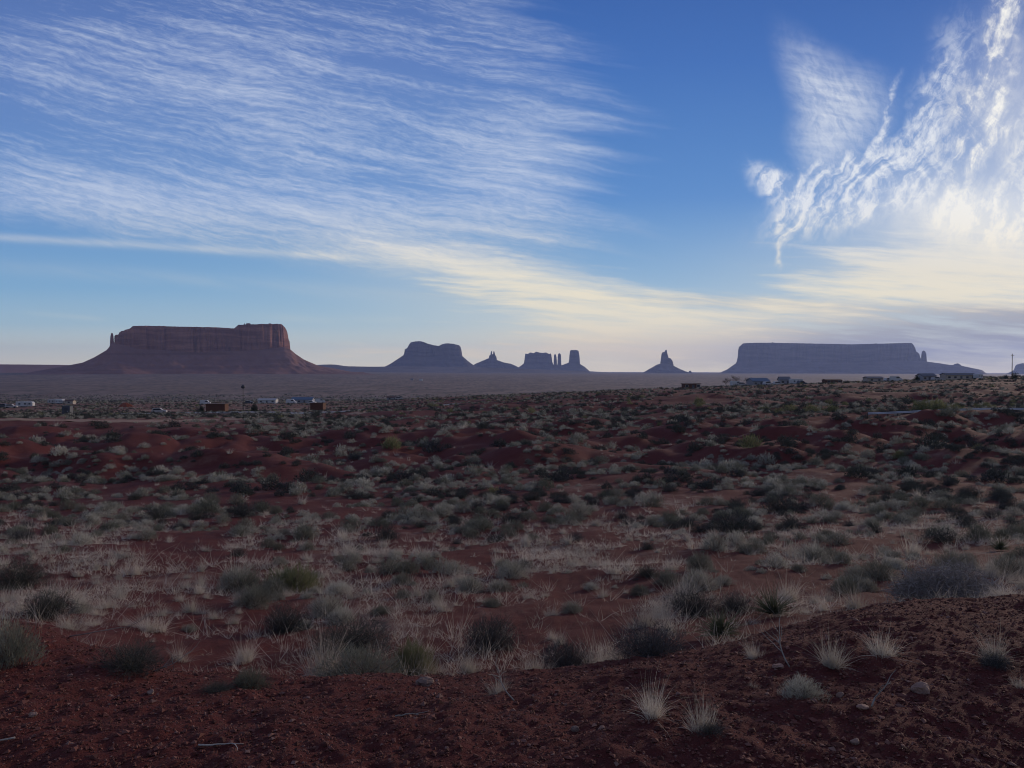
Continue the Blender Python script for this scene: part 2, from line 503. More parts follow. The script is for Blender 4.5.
m = mat_new('gravel')
r = island()
k = mixc(sstep(0.0, 0.7, r), (0.042, 0.0135, 0.0095), (0.115, 0.043, 0.031))
k = mixc(sstep(0.86, 1.0, r) * 0.7, k, (0.19, 0.115, 0.09))
out_bsdf(k, 0.9, spec=0.2)
M['gravel'] = m

m = mat_new('red_desert_soil')
P = pos(); X, Y, Z = sepxyz(P)
n1 = noise(P, 0.35, 5.0, 0.6); n2 = noise(P, 3.0, 5.0, 0.65); n3 = noise(P, 26.0, 5.0, 0.7); n4 = noise(P, 0.05, 4.0, 0.6)
red = mixc(n2, (0.064, 0.0155, 0.0125), (0.118, 0.030, 0.0245))
red = mixc(sstep(0.45, 0.72, n1) * 0.6, red, (0.125, 0.042, 0.029))
red = mixc(sstep(0.48, 0.72, n3) * 0.7, red, (0.03, 0.010, 0.008))
red = mixc(sstep(0.64, 0.74, n3) * 0.30, red, (0.20, 0.11, 0.085))
# straw litter in the hollow
lit = sstep(0.52, 0.70, n1 * 0.55 + n2 * 0.25 + n4 * 0.25) * sstep(6.0, 9.0, Y) * sstep(60.0, 25.0, Y)
red = mixc(lit * 0.75, red, mixc(n3, (0.17, 0.12, 0.09), (0.32, 0.255, 0.20)))
# scrub plain of the valley
vo = E.nt.nodes.new('ShaderNodeTexVoronoi'); vo.inputs['Scale'].default_value = 0.085
E.nt.links.new(comb(X, Y * 0.35, 0.0).s, vo.inputs['Vector'])
sp = E(vo.outputs['Distance'])
nf = noise(comb(X, Y * 0.4, 0.0), 0.014, 5.0, 0.7); ng = noise(P, 0.0016, 4.0, 0.6); nh = noise(P, 0.15, 3.0, 0.7)
plain = mixc(sstep(0.32, 0.68, nf), (0.10, 0.066, 0.050), (0.20, 0.138, 0.108))
plain = mixc(sstep(0.45, 0.65, ng) * 0.6, plain, (0.17, 0.11, 0.075))
plain = mixc(sstep(0.45, 0.25, sp + (nh - 0.5) * 0.5) * 0.95, plain, (0.045, 0.045, 0.036))
tan = sstep(0.0, 30.0, Y - 85.0 + n4 * 30) * sstep(-20.0, -60.0, X + (Y - 100.0) * 0.12)
red = mixc(tan * 0.55 * sstep(0.35, 0.6, n1), red, (0.26, 0.165, 0.11))
k = mixc(sstep(400.0, 800.0, Y + (nf - 0.5) * 300), red, plain)
n5 = noise(P, 70.0, 4.0, 0.7)
bmp = n3 * 0.6 + n2 * 0.4 + n5 * 0.45
out_bsdf(k, 0.95, bmp, 0.12, bump_s=1.0, bump_d=0.045)
M['soil'] = m

m = mat_new('sandstone_cliff')
P = pos(); X, Y, Z = sepxyz(P)
wv = noise(P, 0.006, 4.0, 0.6)
st = noise(comb(X * 0.004, Y * 0.004, Z * 0.045 + wv * 2.2), 1.0, 5.0, 0.65)
vs = noise(comb(X * 0.022 + wv * 3.0, Y * 0.022, Z * 0.005), 1.0, 6.0, 0.7)
k = mixc(sstep(0.3, 0.7, st), (0.16, 0.068, 0.05), (0.31, 0.155, 0.11))
k = mixc(sstep(0.5, 0.7, vs) * 0.7, k, (0.08, 0.04, 0.033))
out_bsdf(k, 0.95, st * 0.6 + vs, 0.1, bump_s=0.8, bump_d=8.0)
M['cliff'] = m
m = mat_new('talus_debris')
P = pos(); X, Y, Z = sepxyz(P)
n = noise(P, 0.012, 6.0, 0.65); st = noise(comb(X * 0.0008, Y * 0.0008, Z * 0.05), 1.0, 4.0)
k = mixc(n, (0.13, 0.06, 0.045), (0.24, 0.13, 0.10))
k = mixc(sstep(0.5, 0.65, st) * 0.5, k, (0.12, 0.055, 0.04))
out_bsdf(k, 0.95, n, 0.1, bump_s=0.7, bump_d=6.0)
M['talus'] = m
for nm_, lo_, hi_, dk_ in (('hazed_cliff', (0.06, 0.05, 0.055), (0.135, 0.11, 0.11), (0.04, 0.036, 0.04)), ('hazed_talus', (0.07, 0.058, 0.058), (0.13, 0.105, 0.10), (0.06, 0.05, 0.05))):  # red sandstone of the far buttes, greyed to paint in haze and shade
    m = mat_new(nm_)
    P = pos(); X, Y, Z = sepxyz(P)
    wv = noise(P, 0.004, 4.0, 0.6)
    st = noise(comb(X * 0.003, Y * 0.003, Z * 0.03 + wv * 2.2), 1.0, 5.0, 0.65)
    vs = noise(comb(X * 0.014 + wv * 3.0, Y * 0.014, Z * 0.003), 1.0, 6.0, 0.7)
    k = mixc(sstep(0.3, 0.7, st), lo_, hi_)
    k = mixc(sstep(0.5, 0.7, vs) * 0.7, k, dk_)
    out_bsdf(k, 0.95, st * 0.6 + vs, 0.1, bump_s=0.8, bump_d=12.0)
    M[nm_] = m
m = mat_new('asphalt')
n = noise(pos(), 1.5, 5.0)
out_bsdf(mixc(n, (0.10, 0.095, 0.09), (0.17, 0.16, 0.15)), 0.75, spec=0.4)
M['road'] = m
m = mat_new('red_earth')
n = noise(pos(), 1.2, 5.0)
out_bsdf(mixc(n, (0.13, 0.035, 0.02), (0.22, 0.075, 0.048)), 0.95, spec=0.1)
M['earth'] = m

# ------------------------------------------------------------------ terrain
COLS = np.array([0, 170, 340, 512, 700, 850, 1024.0])
KY = [(1.5, 'z', [-1.58] * 7),
      (3.0, 'z', [-1.60, -1.62, -1.62, -1.62, -1.60, -1.58, -1.57]),
      (4.2, 'z', [-1.56, -1.77, -1.82, -1.82, -1.70, -1.57, -1.53]),
      (4.8, 'z', [-1.63, -1.98, -2.02, -2.02, -1.86, -1.66, -1.58]),
      (5.5, 'z', [-1.90, -2.34, -2.36, -2.34, -2.15, -1.79, -1.70]),
      (6.2, 'z', [-2.20, -2.60, -2.62, -2.58, -2.40, -2.05, -1.92]),
      (7.0, 'z', [-2.45, -2.80, -2.84, -2.78, -2.60, -2.40, -2.25]),
      (10, 'p', [600, 608, 614, 611, 603, 596, 588]),
      (15, 'p', [560, 565, 569, 566, 562, 556, 550]),
      (25, 'p', [521, 523, 524, 521, 518, 513, 509]),
      (40, 'p', [484, 485, 484, 480, 476, 472, 470]),
      (60, 'p', [446, 450, 452, 448, 443, 438, 434]),
      (80, 'p', [421, 428, 436, 432, 425, 420, 419]),
      (110, 'p', [418, 420, 424, 419, 411, 408, 408]),
      (150, 'p', [416, 416, 416, 409, 401, 399, 397]),
      (200, 'p', [414.5, 414, 413, 402.5, 394, 391, 388]),
      (250, 'p', [412.5, 412, 411, 399, 391, 387, 383]),
      (300, 'p', [410, 409.5, 408.5, 396.5, 388, 383.5, 378.5]),
      (400, 'p', [404.5, 404.5, 403.5, 394.5, 387.5, 382, 376]),
      (600, 'p', [402.5, 402, 401, 399, 394, 391, 386]),
      (1100, 'p', [396, 396, 396, 396, 396, 396, 396]),
      (2000, 'p', [383, 383, 384, 385, 386, 386, 386]),
      (4000, 'p', [373, 373, 374, 376, 377, 377, 377]),
      (7000, 'p', [371.5, 371.5, 372, 373, 374, 374, 375]),
      (20000, 'p', [371, 371, 371, 372, 372.5, 373, 373])]
ky = np.array([k_[0] for k_ in KY])
kz = np.array([k_[2] if k_[1] == 'z' else [-(p - HY) / F * k_[0] for p in k_[2]] for k_ in KY])
_ly = np.linspace(math.log(1.5), math.log(20000), 900)
_us = np.linspace(-1.6, 1.6, 321)


def _pchip(x, y, xi):
    h = np.diff(x); d = np.diff(y) / h; mm = np.zeros_like(y)
    for i in range(1, len(x) - 1):
        if d[i - 1] * d[i] > 0:
            w_1, w_2 = 2 * h[i] + h[i - 1], h[i] + 2 * h[i - 1]
            mm[i] = (w_1 + w_2) / (w_1 / d[i - 1] + w_2 / d[i])
    mm[0], mm[-1] = d[0], d[-1]
    j = np.clip(np.searchsorted(x, xi) - 1, 0, len(x) - 2)
    t = (xi - x[j]) / h[j]
    return (y[j] * (2 * t ** 3 - 3 * t ** 2 + 1) + h[j] * mm[j] * (t ** 3 - 2 * t ** 2 + t) + y[j + 1] * (-2 * t ** 3 + 3 * t ** 2)
            + h[j] * mm[j + 1] * (t ** 3 - t ** 2))


_tab = np.stack([_pchip(np.log(ky), kz[:, j], _ly) for j in range(7)], 1)
_tab = np.stack([np.interp(_us, (COLS - 512) / F, _tab[i]) for i in range(len(_ly))], 0)
_k = np.exp(-np.linspace(-2, 2, 25) ** 2); _k /= _k.sum()
_pad = np.pad(_tab, ((0, 0), (12, 12)), mode='edge')
_tab = np.stack([np.convolve(r_, _k, 'valid') for r_ in _pad], 0)


def H(x, y):
    x = np.asarray(x, float); y = np.asarray(y, float)
    yc = np.clip(y, 1.5, 19999)
    u = np.clip(x / np.maximum(yc, 3.0), -1.599, 1.599)
    a = (np.log(yc) - _ly[0]) / (_ly[1] - _ly[0]); b = (u + 1.6) / (_us[1] - _us[0])
    i = np.clip(a.astype(int), 0, len(_ly) - 2); j = np.clip(b.astype(int), 0, len(_us) - 2)
    fa, fb = a - i, b - j
    z = (_tab[i, j] * (1 - fa) + _tab[i + 1, j] * fa) * (1 - fb) + (_tab[i, j + 1] * (1 - fa) + _tab[i + 1, j + 1] * fa) * fb
    near = sst(60, 8, yc)
    z = z + near * (0.018 * fbm(x * 9, y * 9, 2, 1) + 0.05 * fbm(x * 1.7, y * 1.7, 3, 5))
    z = z + sst(6.5, 14, yc) * 0.16 * fbm(x * 0.35, y * 0.35, 3, 9) * sst(900, 200, yc)
    calm = 1 - 0.85 * sst(66, 82, yc) * sst(-0.15, -0.35, x / np.maximum(yc, 3))      # the levelled flat on the left
    z = z + calm * sst(30, 60, yc) * 1.5 * fbm(x * 0.06, y * 0.06, 3, 14) * sst(400, 150, yc)
    z = z + calm * sst(35, 50, yc) * sst(95, 70, yc) * 1.8 * np.abs(fbm(x * 0.10 + y * 0.04, y * 0.09, 3, 31))
    z = z + sst(90, 200, yc) * 0.7 * fbm(x * 0.013, y * 0.02, 2, 17) * sst(2500, 900, yc)
    return z


def hz(x, y): return float(H(np.array([x]), np.array([y]))[0])


rows = np.concatenate([np.linspace(-9, 1.8, 14), np.arange(2.0, 7.0, 0.018), np.geomspace(7.0, 20000, 580)])
uc = np.concatenate([np.linspace(-2.4, -0.82, 50), np.linspace(-0.8, 0.8, 640), np.linspace(0.82, 2.4, 50)])
wid = np.where(rows > 0, rows + 4.0, np.maximum(rows, -9) * 0.1 + 4.0)
GX = uc[None, :] * wid[:, None]; GY = np.repeat(rows[:, None], len(uc), 1)
GZ = H(GX, GY) + sst(9, 4, GY) * (0.007 * fbm(GX * 22, GY * 22, 2, 23) + 0.006 * np.abs(fbm(GX * 7, GY * 7, 3, 27)))
nr, nc = GX.shape
idx = np.arange(nr * nc).reshape(nr, nc)
fq = np.stack([idx[:-1, :-1], idx[:-1, 1:], idx[1:, 1:], idx[1:, :-1]], -1).reshape(-1, 4)
g = MB().add(np.stack([GX, GY, GZ], -1).reshape(-1, 3), fq).build('ground', M['soil'], smooth=True)
tag(g, kind='structure')


def road(name, pts, w, mat, lift):
    """strip draped over the ground along a smooth line"""
    pts = np.array(pts, float); t = np.linspace(0, 1, 220)
    s_ = np.linspace(0, 1, len(pts))
    cx = _pchip(s_, pts[:, 0], t); cy = _pchip(s_, pts[:, 1], t)
    tx, ty = np.gradient(cx), np.gradient(cy); L = np.hypot(tx, ty); nx, ny = -ty / L, tx / L
    a = np.linspace(-0.5, 0.5, 7)
    RX = cx[:, None] + nx[:, None] * a * w; RY = cy[:, None] + ny[:, None] * a * w
    z = H(RX, RY); k_ = 0.2 if name == 'road' else 1.0; z = z * k_ + z.mean(1, keepdims=True) * (1 - k_) + lift
    n_, m_ = RX.shape; ii = np.arange(n_ * m_).reshape(n_, m_)
    f = np.stack([ii[:-1, :-1], ii[:-1, 1:], ii[1:, 1:], ii[1:, :-1]], -1).reshape(-1, 4)
    o = MB().add(np.stack([RX, RY, z], -1).reshape(-1, 3), f).build(name, mat, smooth=True)
    return tag(o, kind='structure')


def wx(px, y): return (px - 512) / F * y


road('road', [(wx(-160, 190), 190), (wx(40, 200), 200), (wx(165, 212), 212), (wx(235, 205), 205), (wx(330, 205), 205), (wx(400, 212), 212), (wx(470, 240), 240)], 9.0, M['road'], 0.12)

m = mat_new('tan_dirt')
n = noise(pos(), 1.2, 5.0)
out_bsdf(mixc(n, (0.17, 0.105, 0.07), (0.30, 0.20, 0.14)), 0.95, spec=0.1)
M['tan_dirt'] = m
road('path', [(wx(-150, 79), 79), (wx(20, 83), 83), (wx(110, 92), 92), (wx(215, 118), 118), (wx(300, 150), 150), (wx(390, 190), 190)], 6.0, M['tan_dirt'], 0.03)
road('path', [(wx(-150, 290), 290), (wx(40, 292), 292), (wx(160, 285), 285), (wx(300, 300), 300), (wx(420, 330), 330)], 9.0, M['tan_dirt'], 0.05)

# low far ridges on the skyline
def ridge(prof, D, depth, seed):
    prof = np.array(prof, float)
    px = np.linspace(prof[0, 0], prof[-1, 0], 160); py = np.interp(px, prof[:, 0], prof[:, 1])
    k_ = np.exp(-np.linspace(-2, 2, 9) ** 2); k_ /= k_.sum(); py = np.convolve(np.pad(py, 4, mode='edge'), k_, 'valid')
    d = np.linspace(-depth, depth, 40); x = (px - 512) / F * D; top = -(py - HY) / F * D
    Xr = np.repeat(x[:, None], 40, 1); Yr = D + np.repeat(d[None, :], len(x), 0)
    bz = H(Xr, np.minimum(Yr, 19900)) - 4
    s_ = np.clip(1 - np.abs(d) / depth, 0, 1) ** 1.4
    z = bz + (top[:, None] - bz) * s_[None, :] * (1 + 0.10 * fbm(Xr / 260, Yr / 260, 4, seed) * np.sin(np.pi * s_)[None, :])
    ii = np.arange(Xr.size).reshape(Xr.shape)
    f = np.stack([ii[:-1, :-1], ii[1:, :-1], ii[1:, 1:], ii[:-1, 1:]], -1).reshape(-1, 4)
    return tag(MB().add(np.stack([Xr, Yr, z], -1).reshape(-1, 3), f).build('hills', M['talus' if D < 7000 else 'hazed_talus'], smooth=True), kind='structure')


ridge([(-700, 366), (-300, 361), (-120, 363), (0, 364), (60, 364.5), (110, 366), (160, 371)], 5000, 900, 41)
ridge([(270, 371), (300, 367), (318, 364.5), (334, 364), (345, 366), (375, 366.5), (400, 366), (470, 367), (520, 368.5), (585, 371)], 7600, 800, 43)
ridge([(350, 372), (384, 367.6), (476, 366.6), (520, 368.2), (560, 369.2), (592, 371.3), (625, 373.5)], 11800, 900, 45)
ridge([(560, 373), (600, 372), (700, 372.2), (760, 372.5), (900, 373)], 14500, 900, 47)


# ------------------------------------------------------------------ buttes
def butte(name, label, D, talus_px, talus_len_front, cliffs, cliff_base_py, depth, cell, seed, talus_prof=None):
    """D: distance to the cliff front. The formation stands square to its own bearing: s runs across, d away from the front."""
    azc = math.atan(((talus_px[0] + talus_px[1]) / 2 - 512) / F)
    Dr = D / math.cos(azc)
    X = lambda p, k=1.0: Dr * k * np.tan(np.arctan((np.asarray(p, float) - 512) / F) - azc)
    Zf = lambda p, s_: (HY - np.asarray(p, float)) / F * (D - s_ * math.sin(azc))
    base = hz(Dr * math.sin(azc), D) - 6
    root = empty(name, (Dr * math.sin(azc), D, base), -azc, label, 'butte' if name != 'mesa' else 'mesa', 'sandstone buttes and mesas on the horizon')
    tp = np.array(talus_prof, float)
    x0, x1 = X(talus_px[0]), X(talus_px[1])
    xs = np.arange(x0 - 60, x1 + 60 + cell, cell)
    ds = np.arange(-talus_len_front * 1.1, 2 * depth + talus_len_front * 1.1, cell)
    Xg, Dg = np.meshgrid(xs, ds, indexing='ij')
    prof = lambda q: np.maximum(np.interp(q, X(tp[:, 0]), Zf(tp[:, 1], X(tp[:, 0]))) - base, 0)
    hs_ = prof(xs)[:, None]
    wob = 1 + 0.30 * fbm(Xg / 170, Dg / 170, 3, seed)
    over = np.maximum(0, np.abs(Dg - depth) - depth) / talus_len_front * wob
    fall = np.clip(1 - over, 0, 1) ** 1.35
    gul = 1 - 0.40 * np.abs(fbm(Xg / 75 + Dg / 300, Dg / 240, 3, seed + 3)) * np.sin(np.pi * np.clip(fall, 0, 1))
    z = hs_ * fall * gul - np.where(hs_ * fall < 0.5, 3, 0)
    for q0 in (0.30, 0.52, 0.74):
        z = z + (sst(q0, q0 + 0.03, fall * gul) - sst(q0 + 0.03, q0 + 0.15, fall * gul)) * hs_ * 0.045 * (0.5 + fbm(Xg / 120, Dg / 120, 2, seed + 8))
    ii = np.arange(Xg.size).reshape(Xg.shape)
    f = np.stack([ii[:-1, :-1], ii[1:, :-1], ii[1:, 1:], ii[:-1, 1:]], -1).reshape(-1, 4)
    MB().add(np.stack([Xg, Dg, z], -1).reshape(-1, 3), f).build('talus_slope', M['talus' if D < 5000 else 'hazed_talus'], root, True)
    for ci, (pname, tprof, hd, rnd) in enumerate(cliffs):
        tpf = np.array(tprof, float)
        kk = 1 + 0.45 * hd / D
        ts = X(tpf[:, 0], kk)
        a0, a1 = ts[0], ts[-1]
        ac, ah = (a0 + a1) / 2, (a1 - a0) / 2
        cs = cell * (0.8 if ah > 150 else 0.28)
        dc = hd if ah > 150 else max(hd, 30)
        xs = np.arange(a0 - 5 * cs, a1 + 6 * cs, cs); ds = np.arange(-hd - 5 * cs, hd + 6 * cs, cs)
        Xg, Dg = np.meshgrid(xs, ds, indexing='ij')
        cut = 75.0 * np.clip(1 - (Dg + hd) / 190, 0, 1) * sst(0.45, 0.8, (Xg - ac) / ah) if seed == 100 and ah > 150 else 0.0   # the splayed sunlit end
        q = (np.abs((Xg + cut - ac) / ah) ** rnd + np.abs(Dg / hd) ** rnd) ** (1 / rnd)
        sc = min(ah, hd)
        amp = min(24, sc * 0.14)
        sd = (q - 1) * sc + 1.1 * amp * fbm(Xg / 240, Dg / 240, 2, seed + 5 + ci) * (1 if ah > 150 else 0) + amp * (np.abs(fbm(Xg / 70, Dg / 70, 4, seed + 7 + ci)) * 1.3 - 0.35) \
            + 0.3 * amp * (np.abs(fbm(Xg / 20, Dg / 20, 2, seed + 11 + ci)) - 0.2)
        top = np.interp(Xg, ts, Zf(tpf[:, 1], ts)) - base
        b_ = prof(Xg)
        bot = np.maximum(np.minimum(b_, top) - 25, 2)
        wall = min(0.0024 * D, sc * 0.28)
        t = np.clip(-sd / wall, 0, 1)
        lw = 0.22 * fbm(Xg / 130, Dg / 130, 3, seed + 19)
        t2 = np.interp(t, [0, 0.16, 0.30, 0.55, 0.62, 0.74, 1.0], [0, 0.36, 0.385, 0.80, 0.83, 0.945, 1.0]) + lw * np.sin(np.pi * t)   # ledges between the cliff bands
        z = bot + (top - bot) * t2 + np.where(t >= 1, 1.5 * fbm(Xg / 30, Dg / 30, 2, seed), 0)
        keep = (sd < wall * 0.9)
        ii = np.arange(Xg.size).reshape(Xg.shape)
        f = np.stack([ii[:-1, :-1], ii[1:, :-1], ii[1:, 1:], ii[:-1, 1:]], -1)
        kf = keep[:-1, :-1] | keep[1:, :-1] | keep[1:, 1:] | keep[:-1, 1:]
        MB().add(np.stack([Xg, Dg + dc, z], -1).reshape(-1, 3), f[kf].reshape(-1, 4)).build(pname, M['cliff' if D < 5000 else 'hazed_cliff'], root, False)
    return root


butte('mesa', 'broad red flat-topped mesa with a sunlit end cliff and a lone finger spire beside it', 3800, (20, 352), 330,
      [('cliff_wall', [(119, 333), (120, 331), (126, 329.5), (132, 328), (134.5, 325.6), (150, 325.5), (180, 326.5), (215, 327.2), (234, 328.2),
                       (237, 324.6), (250, 324.2), (262, 323.6), (274, 323), (281, 323), (285, 326), (287.5, 330), (289.5, 338)], 330, 5.0),
       ('spire', [(109.6, 341), (110.8, 334.5), (111.8, 332.6), (112.8, 333.4), (113.4, 336), (114.2, 343)], 12, 3.0)],
      349, 290, 6.0, 100,
      [(20, 374), (60, 367), (83, 362.5), (95, 357), (107, 350), (112, 343.5), (118, 344), (140, 349), (200, 352), (260, 350), (284, 347), (290, 349), (296, 354), (304, 359.5), (318, 365.5), (335, 368.5), (352, 372)])
butte('butte', 'blue-grey butte with two rounded humps on its cliff top', 9000, (384, 476), 300,
      [('cliff_wall', [(404, 352), (405, 348.5), (407.5, 348), (408.5, 345.5), (411, 342.2), (415, 341.4), (420, 341), (424, 342), (428, 343.6), (434, 345.2), (438.7, 345.8),
                       (442, 344.2), (446, 343.3), (453, 343.8), (459, 345), (461, 347), (462.3, 352)], 330, 4.0)],
      356, 280, 13.0, 120,
      [(384, 367), (390, 364), (397, 359.5), (404.5, 354.5), (430, 357), (455, 356), (463, 356.5), (468, 361), (472, 364), (476, 366.5)])
butte('butte', 'small cone-shaped butte crowned by two thin needle spires', 9800, (470, 520), 230,
      [('spire', [(490.4, 354), (491.2, 351.2), (491.9, 351), (492.4, 354)], 16, 3.0),
       ('spire', [(492.9, 354), (493.6, 351), (494.4, 351.4), (495.2, 355)], 16, 3.0),
       ('cliff_wall', [(488.3, 358), (489.5, 355.4), (492, 354.2), (495, 354.6), (496.6, 357), (497.3, 360)], 45, 3.0)],
      358, 40, 8.0, 140,
      [(470, 367), (476, 363.5), (482, 361), (488, 358.5), (492, 357.5), (497, 360), (504, 362.5), (511, 363.8), (516, 366), (520, 368)])
butte('butte', 'castle-like butte with a jagged flat crest and thin pillars next to a square tower', 10500, (514, 592), 220,
      [('cliff_wall', [(523.6, 358), (525, 353.2), (528, 354), (530, 352.4), (534, 353.2), (536, 351.6), (540, 352.6), (543, 352.8), (546, 352.4), (549, 354), (551, 353.4), (552.3, 357)], 150, 4.0),
       ('pillar', [(553.6, 358), (554.2, 354.6), (555.6, 354.2), (556.2, 356), (557, 359)], 26, 3.0),
       ('pillar', [(557.4, 358), (558.2, 353.8), (559.6, 353.2), (560.8, 354.4), (561.4, 360)], 30, 3.0),
       ('tower', [(568.7, 356), (569.3, 351), (571, 350), (576, 350), (578.4, 350.6), (579.3, 355), (580.3, 362)], 70, 4.0)],
      364, 130, 9.0, 160,
      [(514, 371), (519, 367), (524, 363.4), (553, 364.5), (561, 365.4), (565, 364), (569, 362.5), (580, 364), (585, 367), (590, 371.5), (592, 373)])
butte('butte', 'lone butte with a thumb-shaped tower and stepped shoulder on a cone of debris', 9000, (636, 694), 240,
      [('tower', [(660, 361), (660.8, 355), (662, 352.4), (664.4, 351.8), (665.4, 350), (666.6, 349.8), (667.2, 353.5), (668.5, 357.6), (670.5, 358.4), (672.6, 361), (674.2, 365)], 60, 3.2),
       ('boulder', [(688, 373), (689.4, 370.9), (691, 370.7), (692.2, 374)], 18, 3.0)],
      364, 45, 8.0, 180,
      [(636, 375), (643, 372.6), (650, 368.5), (657, 364.6), (661, 363.3), (668, 364), (674, 366), (680, 369), (686, 371.5), (691, 373), (694, 375)])
butte('mesa', 'wide blue-hazed flat-topped mesa with a broken stepped end and a separate rock knob', 9500, (712, 1000), 330,
      [('cliff_wall', [(737.5, 356), (738, 347), (740, 345.6), (743.5, 343), (760, 342.6), (800, 343.2), (851, 344.3), (880, 343.6), (905, 342.8), (911.3, 342.6), (913, 344.6), (914.6, 346.5), (916, 351), (919, 353.4), (920.5, 358)], 360, 6.0),
       ('rock_knob', [(920.8, 357), (921.8, 352), (923.4, 350.4), (925, 351.4), (926.2, 354), (927, 361)], 40, 3.0),
       ('rock_knob', [(952, 366), (955, 364), (958, 363.4), (961, 365.2), (963, 367)], 50, 2.5)],
      361, 330, 14.0, 200,
      [(712, 374.5), (720, 372.6), (727, 369.5), (735, 363.8), (740, 361.5), (800, 362.5), (915, 361), (926, 361.5), (934, 362.6), (942, 363.6), (950, 365), (958, 365), (970, 367.6), (982, 370), (988.5, 375), (1000, 378)])
butte('butte', 'pale blue distant butte cut off by the frame behind the power pole', 10500, (1006, 1110), 260,
      [('cliff_wall', [(1013.5, 369), (1015, 365), (1020, 363.6), (1030, 362.6), (1060, 361.5), (1085, 362), (1088, 368)], 250, 4.0)],
      368, 230, 14.0, 220,
      [(1006, 374), (1014, 370), (1030, 368), (1070, 368), (1090, 369.5), (1110, 375)])

# ------------------------------------------------------------------ plant archetypes
def blade_strips(mb, p, d, L, W, bend, segs, R):
    n = len(p)
    d = d / (np.linalg.norm(d, axis=1)[:, None] + 1e-9)
    side = np.cross(d, R.normal(size=(n, 3))); side /= np.linalg.norm(side, axis=1)[:, None] + 1e-9
    prev = None; vs = []
    for s_ in range(segs):
        t = s_ / segs
        c_ = p + d * (L * t)[:, None] + bend * (L * t * t)[:, None]
        w = (W * (1 - 0.6 * t) / 2)[:, None]
        vs += [c_ - side * w, c_ + side * w]
    vs.append(p + d * L[:, None] + bend * L[:, None])
    k_ = 2 * segs + 1
    v = np.stack(vs, 1).reshape(-1, 3); o = (np.arange(n) * k_)[:, None]
    if segs > 1:
        mb.add(v, np.zeros((0, 4), int)); b0 = mb.n - len(v)
        for s_ in range(segs - 1):
            mb.f.append(o + b0 + np.array([[2 * s_, 2 * s_ + 1, 2 * s_ + 3, 2 * s_ + 2]]))
        mb.f.append(o + b0 + np.array([[2 * segs - 2, 2 * segs - 1, 2 * segs]]))
    else:
        mb.add(v, o + np.array([[0, 1, 2]]))


def dome(R, n, rx, ry, h, lobes, shell=0.3, floor=0.0):
    """points spread through an uneven lobed dome, and outward directions"""
    ang = R.uniform(0, 2 * math.pi, n); ph = np.arccos(R.uniform(0.0, 1, n))
    ra = R.uniform(0, 1, n) ** shell
    ph0 = R.uniform(0, 6.28, 3)
    lob = 1 + 0.20 * np.sin(ang * lobes + ph0[0]) * np.sin(ph) + 0.14 * np.sin(ang * 7 + ph * 5 + ph0[1]) + 0.10 * np.sin(ang * 13 - ph * 9 + ph0[2])
    d = np.stack([np.sin(ph) * np.cos(ang), np.sin(ph) * np.sin(ang), np.cos(ph)], 1)
    p = d * (ra * lob)[:, None] * np.array([rx, ry, h])
    p[:, 2] = p[:, 2] * (1 - floor) + floor * h * R.uniform(0, 1, n) * 0.5
    return p, d


def shrub_leaf(seed, n, L, W, up, rx=0.5, ry=0.5, h=0.5, segs=1, shell=0.27, jit=0.55):
    R = np.random.default_rng(seed); mb = MB()
    p, d = dome(R, n, rx, ry, h * 0.86, R.integers(3, 6), shell)
    dd = d * np.array([1, 1, 0.7]) + np.array([0, 0, up]) + R.normal(size=(n, 3)) * jit
    LL = L * R.uniform(0.6, 1.4, n)
    p[:, 2] = np.maximum(p[:, 2], 0.01)
    dd[:, 2] = np.where(p[:, 2] < 0.06, np.abs(dd[:, 2]) + 0.2, dd[:, 2])
    blade_strips(mb, p - dd / (np.linalg.norm(dd, axis=1)[:, None]) * (LL * 0.4)[:, None] * np.array([1, 1, 0.4]), dd, LL, W * R.uniform(0.7, 1.3, n), R.normal(size=(n, 3)) * 0.12, segs, R)
    return mb


def shrub_stems(seed, n, rx=0.5, h=0.5, r=0.006, mb=None):
    R = np.random.default_rng(seed); mb = mb or MB()
    for i in range(n):
        a = R.uniform(0, 6.28); rr = R.uniform(0.3, 0.95) * rx; z = h * R.uniform(0.35, 0.85)
        t = np.linspace(0, 1, 5)[:, None]
        e = np.array([math.cos(a) * rr, math.sin(a) * rr, z])
        pts = t * e + np.sin(t * math.pi) * R.normal(size=3) * 0.05 * np.array([1, 1, 0.3])
        pts[:, 2] = np.maximum(pts[:, 2], -0.02)
        mb.tube(pts, np.linspace(r, r * 0.3, 5), 4)
    return mb


